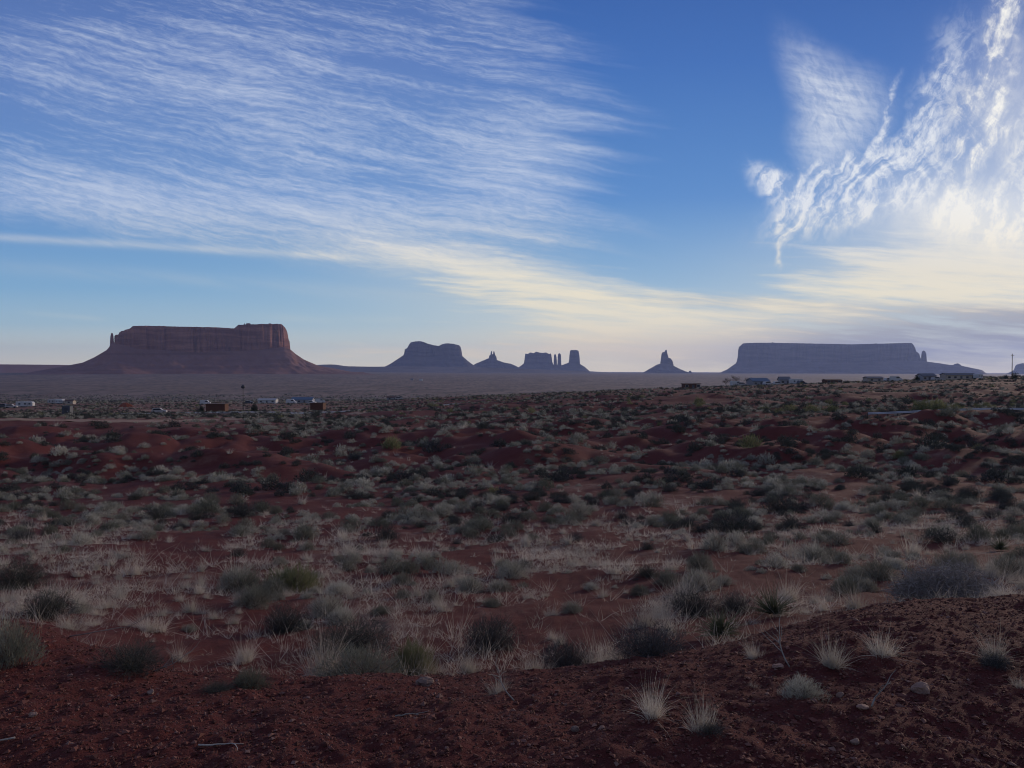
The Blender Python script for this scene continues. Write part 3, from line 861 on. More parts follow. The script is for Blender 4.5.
def grass_tuft(seed, n, L, spread, W, r0=0.06, segs=3, droop=0.5):
    """several leaning sub-clumps, short dead blades at the foot and a few long stray stalks"""
    R = np.random.default_rng(seed); mb = MB()
    ks = R.integers(3, 6)
    for k_ in range(ks):
        m_ = int(n / ks * R.uniform(0.6, 1.4))
        a0, l0 = R.uniform(0, 6.28), R.uniform(0.05, 0.55)
        c0 = np.array([math.cos(a0), math.sin(a0), 0]) * r0 * R.uniform(0.2, 1.3)
        a = R.uniform(0, 6.28, m_); rr = np.sqrt(R.uniform(0, 1, m_)) * r0 * 0.7
        p = np.stack([np.cos(a) * rr, np.sin(a) * rr, -0.02 + 0 * a], 1) + c0
        tilt = np.abs(R.normal(0, spread, m_)); a2 = a + R.normal(0, 0.9, m_)
        d = np.stack([np.cos(a2) * np.sin(tilt) + math.cos(a0) * l0, np.sin(a2) * np.sin(tilt) + math.sin(a0) * l0, np.cos(tilt)], 1)
        bend = np.stack([np.cos(a2), np.sin(a2), -0.7 + 0 * a], 1) * (R.uniform(-0.15, droop, m_) * (0.3 + tilt))[:, None] + R.normal(size=(m_, 3)) * 0.10
        ll = np.where(R.uniform(0, 1, m_) < 0.4, R.uniform(0.15, 0.5, m_), R.uniform(0.45, 1.0, m_)) * R.uniform(0.7, 1.1)
        ll = np.where(R.uniform(0, 1, m_) < 0.03, 1.35, ll)
        blade_strips(mb, p, d, L * ll, W * R.uniform(0.6, 1.4, m_), bend, segs, R)
    return mb


# mesh libraries: kind -> level -> list of (foliage mesh, stems mesh or None)
LIB = {}
def lib(kind, level, mats, leafs, stems=None):
    out = []
    for i, l in enumerate(leafs):
        fm = l.mesh(kind + '_foliage', mats[0])
        sm = stems[i].mesh(kind + '_stems', mats[1]) if stems else None
        out.append((fm, sm))
    LIB[(kind, level)] = out


NV = 5
lib('sagebrush', 0, (M['sage'], M['stem']), [shrub_leaf(10 + i, 5200, 0.075, 0.0055, 0.75, segs=2) for i in range(NV)], [shrub_stems(30 + i, 45) for i in range(NV)])
lib('sagebrush', 1, (M['sage'], M['stem']), [shrub_leaf(40 + i, 1500, 0.095, 0.014, 0.75) for i in range(NV)], [shrub_stems(330 + i, 16, r=0.008) for i in range(NV)])
lib('sagebrush', 2, (M['sage'], M['stem']), [shrub_leaf(50 + i, 520, 0.12, 0.034, 0.6) for i in range(NV)])
lib('blackbrush', 0, (M['black'], M['stem']), [shrub_leaf(60 + i, 4600, 0.10, 0.0042, 0.35, segs=2, shell=0.55, jit=0.8) for i in range(NV)], [shrub_stems(70 + i, 60, r=0.005) for i in range(NV)])
lib('blackbrush', 1, (M['black'], M['stem']), [shrub_leaf(80 + i, 1500, 0.11, 0.011, 0.4, shell=0.5, jit=0.7) for i in range(NV)], [shrub_stems(340 + i, 16, r=0.008) for i in range(NV)])
lib('blackbrush', 2, (M['black'], M['stem']), [shrub_leaf(90 + i, 480, 0.13, 0.034, 0.4) for i in range(NV)])
lib('rabbitbrush', 0, (M['rabbit'], M['stem']), [shrub_leaf(100 + i, 4600, 0.12, 0.0045, 1.6, segs=2, jit=0.35) for i in range(NV)], [shrub_stems(110 + i, 45) for i in range(NV)])
lib('rabbitbrush', 1, (M['rabbit'], M['stem']), [shrub_leaf(120 + i, 1400, 0.13, 0.012, 1.4, jit=0.4) for i in range(NV)], [shrub_stems(350 + i, 16, r=0.008) for i in range(NV)])
lib('rabbitbrush', 2, (M['rabbit'], M['stem']), [shrub_leaf(130 + i, 480, 0.14, 0.036, 1.0) for i in range(NV)])
lib('dry_grass_tuft', 0, (M['grass'], None), [grass_tuft(140 + i, 620, 0.46, 0.48, 0.0034, 0.12, droop=0.9) for i in range(NV)])
lib('dry_grass_tuft', 1, (M['grass'], None), [grass_tuft(150 + i, 190, 0.5, 0.50, 0.010, 0.12, 2) for i in range(NV)])
lib('dry_grass_tuft', 2, (M['grass'], None), [grass_tuft(160 + i, 70, 0.5, 0.55, 0.026, 0.14, 1) for i in range(NV)])


def plant(kind, level, x, y, w, h, rz, label, cat, group, v=None, tilt=(0, 0)):
    """one plant: w = width in m, h = height in m (the meshes are 1 m wide, 0.5 m high)"""
    fm, sm = LIB[(kind, level)][(v if v is not None else random.randrange(NV))]
    z = hz(x, y) - 0.015
    o = bpy.data.objects.new(kind, None if sm else fm)
    o.location = (x, y, z); o.rotation_euler = (tilt[0], tilt[1], rz)
    o.scale = (w, w, h / 0.5)
    col.objects.link(o); tag(o, label, cat, group)
    if sm:
        o.empty_display_size = 0.1
        for nm, me in (('foliage', fm), ('stems', sm)):
            c_ = bpy.data.objects.new(nm, me); c_.parent = o; col.objects.link(c_)
    return o


CATS = {'sagebrush': 'sagebrush', 'blackbrush': 'shrub', 'rabbitbrush': 'rabbitbrush', 'dry_grass_tuft': 'grass tuft'}
GROUPS = {'sagebrush': 'grey-green sagebrush over the red desert', 'blackbrush': 'dark twiggy shrubs over the red desert',
          'rabbitbrush': 'yellow-green bushes over the red desert', 'dry_grass_tuft': 'pale dry grass tufts over the red desert'}

# solve for the distance at which a ground point shows at (px, py)
_ys = np.geomspace(2.2, 500, 2400)
def gp(px, py, after=0.0):
    xs_ = (px - 512) / F * _ys
    p_ = HY - H(xs_, _ys) / _ys * F
    ok = (p_ <= py) & (_ys > after)
    y = float(_ys[np.argmax(ok)]) if ok.any() else 200.0
    return (px - 512) / F * y, y


placed = []
def P_(kind, px, py, wpx, hpx, label, level=0, after=0.0, v=None, tilt=(0, 0)):
    x, y = gp(px, py, after)
    s_ = y / F
    placed.append((x, y, wpx * s_ * 0.4))
    return plant(kind, level, x, y, wpx * s_, hpx * s_, random.uniform(0, 6.28), label, CATS[kind], GROUPS[kind], v, tilt)


# tufts standing on the red gravel bank in front
P_('dry_grass_tuft', 652, 716, 62, 52, 'pale upright grass tuft on red gravel, beside the tuft with a brown dead base')
P_('dry_grass_tuft', 704, 732, 66, 60, 'tallest straw tuft on the red gravel, with a brown dead clump at its foot')
P_('dry_grass_tuft', 838, 668, 66, 38, 'straw tuft combed over to one side on the red mound', tilt=(0, 0.35))
P_('dry_grass_tuft', 884, 656, 64, 38, 'wispy straw tuft with a few long stray stalks on the red mound')
P_('dry_grass_tuft', 1000, 664, 56, 46, 'straw tuft growing out of a dark dead clump near the frame edge')
P_('blackbrush', 1000, 668, 34, 20, 'dark dead clump at the foot of the straw tuft near the frame edge')
P_('dry_grass_tuft', 758, 660, 36, 26, 'thin sparse straw tuft on the red mound next to bare twigs')
P_('dry_grass_tuft', 180, 664, 44, 30, 'pale straw tuft behind the low twiggy shrub on the bank lip', after=5.2)
P_('dry_grass_tuft', 240, 664, 50, 32, 'pale straw clump between the twiggy shrub and the tall clump', after=5.2)
P_('dry_grass_tuft', 470, 676, 50, 32, 'pale straw tuft in front of the round dark shrub', after=5.2)
P_('dry_grass_tuft', 540, 678, 54, 34, 'pale straw clump leaning over the bank lip at mid frame', after=5.2)
P_('dry_grass_tuft', 497, 697, 46, 30, 'small yellowish grass tuft alone on the gravel bank near fallen twigs')
P_('sagebrush', 805, 700, 44, 24, 'low grey cushion plant on the red mound among scattered stones')
P_('dry_grass_tuft', 756, 690, 22, 10, 'tiny flattened grey grass tuft on the red mound')
P_('dry_grass_tuft', 1022, 690, 26, 22, 'grass tuft cut by the frame edge below the dark-based tuft')
P_('blackbrush', 714, 736, 30, 16, 'brown dead clump at the foot of the tallest straw tuft')
P_('sagebrush', 4, 664, 56, 48, 'rounded grey-green shrub cut by the frame edge on the red bank', v=1)
P_('blackbrush', 128, 672, 70, 34, 'small twiggy dark shrub spreading low on the lip of the red bank')
P_('sagebrush', 247, 690, 36, 22, 'small grey bush alone on the lip of the red bank')
P_('blackbrush', 214, 695, 40, 14, 'flat dark scrub patch on the lip of the red bank')

# plants just behind the bank, low in the hollow
AF = 6.0
P_('dry_grass_tuft', 318, 690, 80, 66, 'tall upright pale grass clump rising behind the bank', after=AF)
P_('sagebrush', 358, 692, 92, 40, 'low spreading pale grey bush in front of the tall grass clump', after=5.2)
P_('dry_grass_tuft', 428, 676, 56, 36, 'wiry grey-green grass clump between the pale bush and the round dark shrub', after=AF)
P_('rabbitbrush', 412, 676, 44, 34, 'green-grey wiry bush beside the low spreading pale bush', after=AF)
P_('blackbrush', 490, 652, 62, 38, 'round dark purple-grey shrub in the hollow behind the bank', after=AF)
P_('blackbrush', 284, 634, 50, 32, 'dark twiggy shrub alone on pale litter in the hollow', after=AF)
P_('blackbrush', 350, 652, 90, 34, 'broad dark olive shrub behind the tall pale grass clump', after=AF)
P_('sagebrush', 238, 592, 46, 26, 'dense sage bush, one of a touching pair, on bare red sand', after=AF)
P_('rabbitbrush', 291, 592, 56, 26, 'greener bush of a touching pair, on bare red sand', after=AF)
P_('blackbrush', 14, 590, 62, 34, 'big dark twiggy shrub cut by the frame edge above the red bank', after=AF)
P_('blackbrush', 44, 618, 54, 30, 'grey twiggy shrub below the big dark one at the frame edge', after=5.4)
P_('blackbrush', 652, 680, 84, 40, 'dense grey-blue shrub hugging the edge of the red mound', after=5.0)
P_('dry_grass_tuft', 594, 672, 62, 34, 'pale grass clump beside the dense grey-blue shrub', after=AF)
P_('blackbrush', 566, 672, 64, 32, 'low grey shrub wrapped in pale grass in the hollow', after=AF)
P_('dry_grass_tuft', 612, 662, 54, 30, 'second pale grass clump behind the low grey shrub', after=AF)
P_('blackbrush', 694, 616, 56, 30, 'deep blue-black shrub behind the green yucca', after=AF)
P_('blackbrush', 736, 612, 40, 20, 'smaller blue-black shrub touching the deep blue-black one', after=AF)
P_('sagebrush', 700, 592, 40, 24, 'sage bush topping the blue-black shrubs in the hollow', after=AF)
P_('sagebrush', 815, 562, 36, 20, 'pale round sage bush above the gully at the foot of the slope', after=AF)
P_('dry_grass_tuft', 1010, 606, 60, 20, 'flat pale grass spread at the end of the big grey thicket', after=AF)
P_('dry_grass_tuft', 788, 602, 46, 34, 'pale grass plume behind the spiky dark plant', after=AF)
P_('dry_grass_tuft', 444, 614, 34, 24, 'rounded blond grass tuft on red sand in mid hollow', after=AF)
P_('dry_grass_tuft', 352, 600, 28, 20, 'blond grass tuft on red sand behind the tall clump', after=AF)
P_('dry_grass_tuft', 130, 576, 30, 28, 'upright blond tuft left of the sage pair on red sand', after=AF)

# the yuccas and the big thicket
def yucca(px, py, wpx, hpx, label, after, n=300):
    x, y = gp(px, py, after); s_ = y / F
    R = np.random.default_rng(int(px)); mb = MB()
    a = R.uniform(0, 6.28, n); el = R.uniform(0.15, 1.5, n)
    d = np.stack([np.cos(a) * np.cos(el), np.sin(a) * np.cos(el), np.sin(el)], 1)
    blade_strips(mb, np.tile([0, 0, 0.03], (n, 1)) + d * 0.02, d, hpx * s_ * R.uniform(0.35, 1.15, n), 0.008 * R.uniform(0.6, 1.3, n), np.array([0, 0, -0.15]) + R.normal(size=(n, 3)) * 0.14, 2, R)
    o = mb.build('yucca', M['yucca']); o.location = (x, y, hz(x, y)); o.scale = (wpx / hpx / 2 * 1.1,) * 2 + (1,)
    placed.append((x, y, 0.4))
    return tag(o, label, 'yucca', 'spiky yuccas in the hollow')


yucca(722, 640, 66, 30, 'bright green spiky yucca at the edge of the red mound', 5.2)
yucca(774, 618, 62, 34, 'dark green spiky yucca with dead grass in it, behind the red mound', 5.8)
yucca(1002, 552, 26, 18, 'small yellowish spiky yucca on the far side of the hollow near the frame edge', 8)

x, y = gp(952, 602, 6.3); s_ = y / F
th = empty('dead_thicket', (x, y, hz(x, y)), 0.1, 'large tangled grey thicket of bare branches behind the red mound', 'thicket')
R = np.random.default_rng(77); mb = MB()
for i in range(900):
    a = R.uniform(0, 6.28); rr = math.sqrt(R.uniform(0, 1)); z0 = R.uniform(0, 0.42) * (1 - rr * rr * 0.75)
    c0 = np.array([math.cos(a) * rr * 0.66, math.sin(a) * rr * 0.45, z0]); dr = R.normal(size=3) * np.array([1, 1, 0.6]); dr /= np.linalg.norm(dr)
    L = R.uniform(0.12, 0.38); t = np.linspace(-0.5, 0.5, 4)[:, None]
    pts = c0 + dr * t * L + np.cos(t * 3) * R.normal(size=3) * 0.05
    pts[:, 2] = np.maximum(pts[:, 2], 0.0)
    mb.tube(pts, np.array([0.004, 0.0035, 0.003, 0.0015]) * R.uniform(0.7, 1.4), 3)
mb.build('branches', M['twig'], th)
shrub_leaf(78, 5200, 0.11, 0.005, 0.3, rx=0.72, ry=0.5, h=0.52, segs=2, shell=0.6, jit=0.9).build('twigs', M['twig'], th)
placed.append((x, y, 0.8))


# dead twigs and branches on the gravel
def dead_branch(px, py, L, rz, label, n=4, lift=0.0, after=0.0):
    x, y = gp(px, py, after); R = np.random.default_rng(int(px + py)); mb = MB()
    def tw(p0, d0, L0, r0, dep):
        k_ = 7; pts = [np.array(p0)]; d_ = np.array(d0, float)
        for i in range(k_):
            d_ = d_ + R.normal(size=3) * 0.22 * np.array([1, 1, 0.4]); d_ /= np.linalg.norm(d_)
            q_ = pts[-1] + d_ * L0 / k_; q_[2] = max(q_[2], 0.006); pts.append(q_)
        mb.tube(np.array(pts), np.linspace(r0, r0 * 0.35, k_ + 1), 5)
        if dep:
            for j in range(n):
                i = R.integers(2, k_); d2 = d_ + R.normal(size=3) * np.array([0.8, 0.8, 0.5]) + np.array([0, 0, lift * 0.5])
                tw(pts[i], d2, L0 * R.uniform(0.3, 0.6), r0 * 0.6, dep - 1)
    tw((0, 0, 0.008), (1, 0, lift), L, 0.0045, 1)
    o = mb.build('dead_branch', M['twig'], smooth=True); o.location = (x, y, hz(x, y) + 0.003); o.rotation_euler = (0, 0, rz)
    return tag(o, label, 'branch', 'dead branches lying on the red ground')


dead_branch(792, 672, 0.30, 2.2, 'upright bare branching twig between two straw tufts on the mound', 5, 1.2)
dead_branch(394, 722, 0.12, 0.6, 'short curved pale twig lying alone on the red gravel', 1)
dead_branch(514, 706, 0.22, 2.4, 'forked grey twig beside the small yellowish tuft', 4, 0.5)
dead_branch(66, 640, 0.42, 0.2, 'long pale branch lying flat on the red bank near the frame edge', 3, 0.1)
dead_branch(150, 676, 0.25, -0.5, 'dark crooked twig poking from the low twiggy shrub', 4, 0.4)
dead_branch(195, 752, 0.20, 0.15, 'thin pale twig at the bottom of the gravel bank', 1)
dead_branch(875, 712, 0.18, 1.0, 'small forked twig among stones on the red mound', 3, 0.4)
dead_branch(10, 745, 0.15, 2.0, 'short twig at the bottom corner of the gravel bank', 1)


# ------------------------------------------------------------------ stones and gravel
def rock_mesh(R, a, b, c_, sub=2):
    t = (1 + 5 ** 0.5) / 2
    v = np.array([(-1, t, 0), (1, t, 0), (-1, -t, 0), (1, -t, 0), (0, -1, t), (0, 1, t), (0, -1, -t), (0, 1, -t), (t, 0, -1), (t, 0, 1), (-t, 0, -1), (-t, 0, 1)], float)
    f = [(0, 11, 5), (0, 5, 1), (0, 1, 7), (0, 7, 10), (0, 10, 11), (1, 5, 9), (5, 11, 4), (11, 10, 2), (10, 7, 6), (7, 1, 8), (3, 9, 4), (3, 4, 2), (3, 2, 6), (3, 6, 8), (3, 8, 9), (4, 9, 5), (2, 4, 11), (6, 2, 10), (8, 6, 7), (9, 8, 1)]
    v /= np.linalg.norm(v, axis=1)[:, None]; v = list(v)
    for _ in range(sub):
        cache, nf_ = {}, []
        def mid(i, j):
            k_ = (min(i, j), max(i, j))
            if k_ not in cache:
                q_ = v[i] + v[j]; v.append(q_ / np.linalg.norm(q_)); cache[k_] = len(v) - 1
            return cache[k_]
        for i, j, k_ in f:
            a_, b_, e_ = mid(i, j), mid(j, k_), mid(k_, i); nf_ += [(i, a_, e_), (j, b_, a_), (k_, e_, b_), (a_, b_, e_)]
        f = nf_
    v = np.array(v)
    for _ in range(9):
        n_ = R.normal(size=3); n_ /= np.linalg.norm(n_); dd = v @ n_; lim = R.uniform(0.55, 0.9)
        v = v - np.maximum(dd - lim, 0)[:, None] * n_
    v *= 1 + 0.05 * R.normal(size=(len(v), 1))
    return v * np.array([a, b, c_]), np.array(f)


def stone(px, py, wpx, hpx, label, after=0.0):
    x, y = gp(px, py, after); s_ = y / F; R = np.random.default_rng(int(px * 3 + py))
    v, f = rock_mesh(R, wpx * s_ / 2, wpx * s_ / 2 * 0.7, hpx * s_ / 2 * 1.3)
    o = MB().add(v, f).build('stone', M['stone']); o.location = (x, y, hz(x, y) + hpx * s_ * 0.25); o.rotation_euler = (0, 0, R.uniform(-0.5, 0.5))
    return tag(o, label, 'stone', 'loose stones on the red bank')


stone(424, 688, 20, 9, 'pale flat elongated stone on the lip of the gravel bank')
stone(926, 696, 22, 11, 'largest grey stone on the red mound')
stone(866, 712, 13, 5, 'flat brown stone near the forked twig on the mound')
stone(843, 700, 9, 6, 'small pale stone beside the grey cushion plant')
stone(858, 748, 10, 7, 'small pinkish stone low on the mound')
stone(780, 670, 12, 5, 'flat stone between the thin tuft and the combed tuft')
stone(576, 735, 10, 6, 'rounded stone low on the gravel bank')
stone(148, 697, 9, 5, 'small stone on the gravel bank below the twiggy shrub')
stone(28, 720, 9, 6, 'pale chip low on the bank near the corner')
stone(602, 734, 8, 6, 'pebble-sized red stone low in the middle of the bank')

# gravel: thousands of chips on the near bank
R = np.random.default_rng(91); mb = MB()
n = 95000
yy_ = 2.2 + (R.uniform(0, 1, n) ** 1.3) * 4.2; uu_ = R.uniform(-1.0, 1.0, n); xx_ = uu_ * yy_
sz = np.exp(R.normal(-5.3, 0.45, n)); sz = np.clip(sz, 0.0025, 0.016)
zz_ = H(xx_, yy_)
oct_v = np.array([(1, 0, 0), (-1, 0, 0), (0, 1, 0), (0, -1, 0), (0, 0, 1), (0, 0, -1)], float)
oct_f = np.array([(0, 2, 4), (2, 1, 4), (1, 3, 4), (3, 0, 4), (2, 0, 5), (1, 2, 5), (3, 1, 5), (0, 3, 5)])
jv = oct_v[None] * (1 + R.normal(0, 0.25, (n, 6, 1))) + R.normal(0, 0.22, (n, 6, 3))
ca, sa = np.cos(R.uniform(0, 6.28, n)), np.sin(R.uniform(0, 6.28, n))
jv = np.stack([jv[..., 0] * ca[:, None] - jv[..., 1] * sa[:, None], jv[..., 0] * sa[:, None] + jv[..., 1] * ca[:, None], jv[..., 2] * 0.6], -1)
jv = jv * sz[:, None, None] + np.stack([xx_, yy_, zz_ + sz * 0.3], 1)[:, None]
mb.add(jv.reshape(-1, 3), (np.arange(n)[:, None, None] * 6 + oct_f[None]).reshape(-1, 3))
tag(mb.build('gravel', M['gravel']), kind='stuff')

# ------------------------------------------------------------------ scattered brush
R = np.random.default_rng(2024)
cand = []
def throw(n, y0, y1, umax=0.86):
    # uniform over ground area
    y = np.sqrt(R.uniform(y0 ** 2, y1 ** 2, n)); u = R.uniform(-umax, umax, n)
    return u * y, y


def clump(x, y, sc, seed): return np.clip(0.5 + fbm(x / sc, y / sc, 3, seed) * 1.1, 0, 1)


allp = []   # x, y, width, height, kind
cells = {}
def bare(x, y):
    u = x / y
    if u < -0.36 and 70 < y < 135: return 1.0
    return max(math.exp(-((u + 0.55) / 0.36) ** 2 - ((y - 58) / 13) ** 2), math.exp(-((u - 0.40) / 0.11) ** 2 - ((y - 72) / 12) ** 2),
               math.exp(-((u + 0.05) / 0.16) ** 2 - ((y - 66) / 8) ** 2), math.exp(-((u + 0.45) / 0.2) ** 2 - ((y - 17) / 3.5) ** 2) * 0.8)


def try_add(x, y, w, h, kind):
    if random.random() < 0.86 * bare(x, y): return
    if x < 0 and abs(y - np.interp(x / y * F + 512, [-150, 20, 110, 215, 300, 390], [79, 83, 92, 118, 150, 190])) < 5.5: return
    kx, kyy = int(x // 1.5), int(y // 1.5)
    for a in (-1, 0, 1):
        for b in (-1, 0, 1):
            for (x2, y2, w2) in cells.get((kx + a, kyy + b), ()):
                if (x - x2) ** 2 + (y - y2) ** 2 < ((w + w2) * 0.36) ** 2: return
    cells.setdefault((kx, kyy), []).append((x, y, w)); allp.append((x, y, w, h, kind))


for (x, y, r_) in placed: cells.setdefault((int(x // 1.5), int(y // 1.5)), []).append((x, y, r_ * 2))


def sow(n, y0, y1, kind, dens, wr, hr):
    xs_, ys_ = throw(n, y0, y1)
    dd = dens(xs_, ys_, xs_ / ys_); keep = R.uniform(0, 1, n) < dd
    for x, y in zip(xs_[keep], ys_[keep]):
        w = math.exp(R.normal(math.log(wr), 0.42)); try_add(x, y, w, w * hr * R.uniform(0.75, 1.25), kind)


# sagebrush: thick belt in the middle distance, thinner on the bare red slope beyond
def d_sage(x, y, u):
    belt = 0.30 * sst(7, 10, y) + 0.32 * sst(20, 27, y) * sst(46, 38, y)
    slope = 0.24 * sst(40, 46, y) * (1 - 0.45 * sst(-0.2, -0.5, u) * sst(90, 75, y))
    return (belt + slope) * sst(0.40, 0.66, clump(x, y, 5, 60)) * 1.3
def d_black(x, y, u):
    b = 0.16 * sst(8, 12, y) + (0.50 + 0.50 * sst(-0.1, 0.25, u)) * sst(18, 26, y)
    return b * sst(0.42, 0.66, clump(x, y, 5, 70))
def d_grass(x, y, u):
    return (0.9 * sst(7, 8.5, y) * sst(34, 18, y) + 0.16 * sst(18, 30, y)) * sst(0.38, 0.62, clump(x, y, 3.5, 80)) + 0.03
def d_rab(x, y, u):
    strip = sst(0.14, 0.24, u) * sst(84, 92, y) * sst(124, 112, y)
    return 0.035 * sst(9, 14, y) + 0.85 * strip * sst(0.3, 0.55, clump(x, y, 9, 90))


sow(1100, 8, 20, 'sagebrush', d_sage, 0.31, 0.58)
sow(7500, 20, 48, 'sagebrush', d_sage, 0.42, 0.54)
sow(17000, 48, 130, 'sagebrush', d_sage, 0.54, 0.52)
sow(300, 8, 20, 'blackbrush', d_black, 0.45, 0.5)
sow(4200, 20, 48, 'blackbrush', d_black, 0.52, 0.52)
sow(13000, 48, 130, 'blackbrush', d_black, 0.68, 0.52)
sow(1300, 6.6, 20, 'dry_grass_tuft', d_grass, 0.36, 0.62)
sow(3500, 20, 60, 'dry_grass_tuft', d_grass, 0.50, 0.5)
sow(3000, 60, 120, 'dry_grass_tuft', d_grass, 0.7, 0.45)
sow(1500, 9, 130, 'rabbitbrush', d_rab, 0.95, 0.6)
# the conspicuous yellow-green bushes by the rail
for px, y, w, h, lab in ((922, 88, 2.6, 1.5, 'biggest yellow-green bush, a double mound in front of the pale rail'), (938, 90, 2.4, 1.4, None), (958, 92, 2.2, 1.0, None), (812, 100, 2.6, 1.0, None), (790, 102, 2.4, 0.9, None), (832, 99, 2.2, 0.9, None), (765, 106, 2.2, 0.9, None)):
    x = wx(px, y); allp.append((x, y, w, h, 'rabbitbrush'))

ZL = [(13, 'just behind the gravel bank'), (21, 'on the sandy hollow floor'), (32, 'edging the thick brush belt'),
      (45, 'deep in the thick brush belt'), (75, 'on the red slope beyond the brush belt'), (1e9, 'high on the far slope below the ridge')]
LOOK = {'sagebrush': 'grey-green sage bush', 'blackbrush': 'dark twiggy shrub', 'dry_grass_tuft': 'pale grass tuft', 'rabbitbrush': 'yellow-green bush'}
MAT_OF = {'sagebrush': M['sage'], 'blackbrush': M['black'], 'dry_grass_tuft': M['grass'], 'rabbitbrush': M['rabbit']}
STUFF = {'sagebrush': 'distant_sage_shrubbery', 'blackbrush': 'distant_dark_shrubbery', 'dry_grass_tuft': 'distant_dry_grass', 'rabbitbrush': 'distant_green_shrubbery'}
MED = {'sagebrush': 0.62, 'blackbrush': 0.68, 'dry_grass_tuft': 0.42, 'rabbitbrush': 1.0}
VDATA = {k_: [] for k_ in LIB}
for k_, lst in LIB.items():
    if k_[1] == 2:
        for me, _ in lst:
            v = np.zeros(len(me.vertices) * 3, np.float32); me.vertices.foreach_get('co', v)
            t = np.zeros(len(me.polygons) * 3, np.int32); me.polygons.foreach_get('vertices', t)
            VDATA[k_].append((v.reshape(-1, 3), t.reshape(-1, 3)))


def far_dens(x, y): return sst(0.25, 0.6, clump(x, y, 22, 95))


farp = {k_: [] for k_ in STUFF}
for kind, n_, wmed in (('sagebrush', 12000, 0.75), ('blackbrush', 16000, 0.85), ('dry_grass_tuft', 5000, 0.9), ('rabbitbrush', 700, 1.0)):
    y = R.uniform(125, 460, n_) ; u = R.uniform(-0.8, 0.8, n_); x = u * y
    keep = (R.uniform(0, 1, n_) < far_dens(x, y))
    y2 = np.sqrt(R.uniform(460 ** 2, 1150 ** 2, n_ // 3)); u2 = R.uniform(-0.75, 0.2, n_ // 3); k2 = R.uniform(0, 1, n_ // 3) < 0.2 + 0.8 * far_dens(u2 * y2 / 3, y2 / 3)
    for a, b in zip((u2 * y2)[k2], y2[k2]):
        w = 1.5 * math.exp(R.normal(0, 0.3)); farp[kind].append((a, b, w, w * 0.55))
    for a, b in zip(x[keep], y[keep]):
        w = wmed * math.exp(R.normal(0, 0.3)); farp[kind].append((a, b, w, w * 0.5)) if abs(b - 293) > 9 or a > -30 else None

for kind in STUFF:
    L_ = [q_ for q_ in allp if q_[4] == kind]
    L_.sort(key=lambda q_: -(q_[2] * q_[3]) / q_[1] ** 2 * (1.0 if abs(q_[0] / q_[1]) < 0.71 else 0.0))
    hand = sum(1 for o in col.objects if o.name.split('.')[0] == kind)
    nind = 296 - hand
    for (x, y, w, h, _) in L_[:nind]:
        zone = next(t for lim, t in ZL if y < lim)
        u = x / y
        side = 'on the left' if u < -0.23 else ('in the middle' if u < 0.23 else 'on the right')
        size = 'large' if w > MED[kind] else 'small'
        lv = 0 if y < 13 else (1 if y < 34 else 2)
        lab = f'{size} {LOOK[kind]} {zone}, {side}'
        if kind == 'rabbitbrush' and w == 2.6 and y == 88: lab = 'biggest yellow-green bush, a double mound behind the pale rail'
        plant(kind, lv, x, y, w, h, R.uniform(0, 6.28), lab, CATS[kind], GROUPS[kind], int(R.integers(0, NV)))
    rest = [q_[:4] for q_ in L_[nind:]] + farp[kind]
    mb = MB()
    ar = np.array(rest); zz = H(ar[:, 0], ar[:, 1]) - 0.03
    for i, (x, y, w, h) in enumerate(rest):
        v, t = VDATA[(kind, 2)][i % NV]
        if y > 50:                                   # far: keep a share of the leaves, larger
            st_ = 2 if y < 120 else (5 if y < 220 else (9 if y < 460 else 26))
            m3 = len(t) // st_
            t = t[:m3]; v = v[:3 * m3]
            v = v.reshape(-1, 3, 3); cen = v.mean(1, keepdims=True); v = (cen + (v - cen) * (1.35 if st_ == 2 else (2.0 if st_ == 5 else (2.7 if st_ == 9 else 4.5)))).reshape(-1, 3) if kind != 'dry_grass_tuft' else v.reshape(-1, 3)
            v = v[:]
        a = R.uniform(0, 6.28); ca, sa = math.cos(a), math.sin(a)
        vv = np.stack([(v[:, 0] * ca - v[:, 1] * sa) * w + x, (v[:, 0] * sa + v[:, 1] * ca) * w + y, np.maximum(v[:, 2], 0) * h / 0.5 + zz[i]], 1)
        mb.add(vv, t)
    tag(mb.build(STUFF[kind], MAT_OF[kind]), kind='stuff')

# dry grass mats lying between the shrubs of the hollow
n = 34000
x, y = throw(n, 5.6, 30, 0.85)
dd = sst(0.45, 0.72, clump(x, y, 2.6, 33)) * sst(5.4, 6.6, y) * sst(30, 14, y) * 0.9 + 0.02 + 0.45 * sst(5.2, 6.0, y) * sst(9.5, 7.5, y) * sst(0.3, 0.6, clump(x, y, 1.3, 34))
k_ = R.uniform(0, 1, n) < dd
x, y = x[k_], y[k_]; n = len(x)
mb = MB(); rep = 9
th_ = R.uniform(0, 6.28, n * rep); sp_ = np.abs(R.normal(0, 0.05, n * rep))
x = np.repeat(x, rep) + np.cos(th_) * sp_; y = np.repeat(y, rep) + np.sin(th_) * sp_; hgt = np.repeat(np.exp(R.normal(-2.2, 0.5, n)), rep); n *= rep
p = np.stack([x, y, H(x, y) - 0.005], 1)
d = np.stack([np.cos(th_) * 0.5 + R.normal(0, 0.45, n), np.sin(th_) * 0.5 + R.normal(0, 0.45, n), R.uniform(0.35, 1.2, n)], 1)
blade_strips(mb, p, d, hgt * R.uniform(0.5, 1.4, n), np.maximum(0.0022, 0.00042 * y), R.normal(size=(n, 3)) * 0.25, 2, R)
tag(mb.build('dry_grass', M['grass']), kind='stuff')


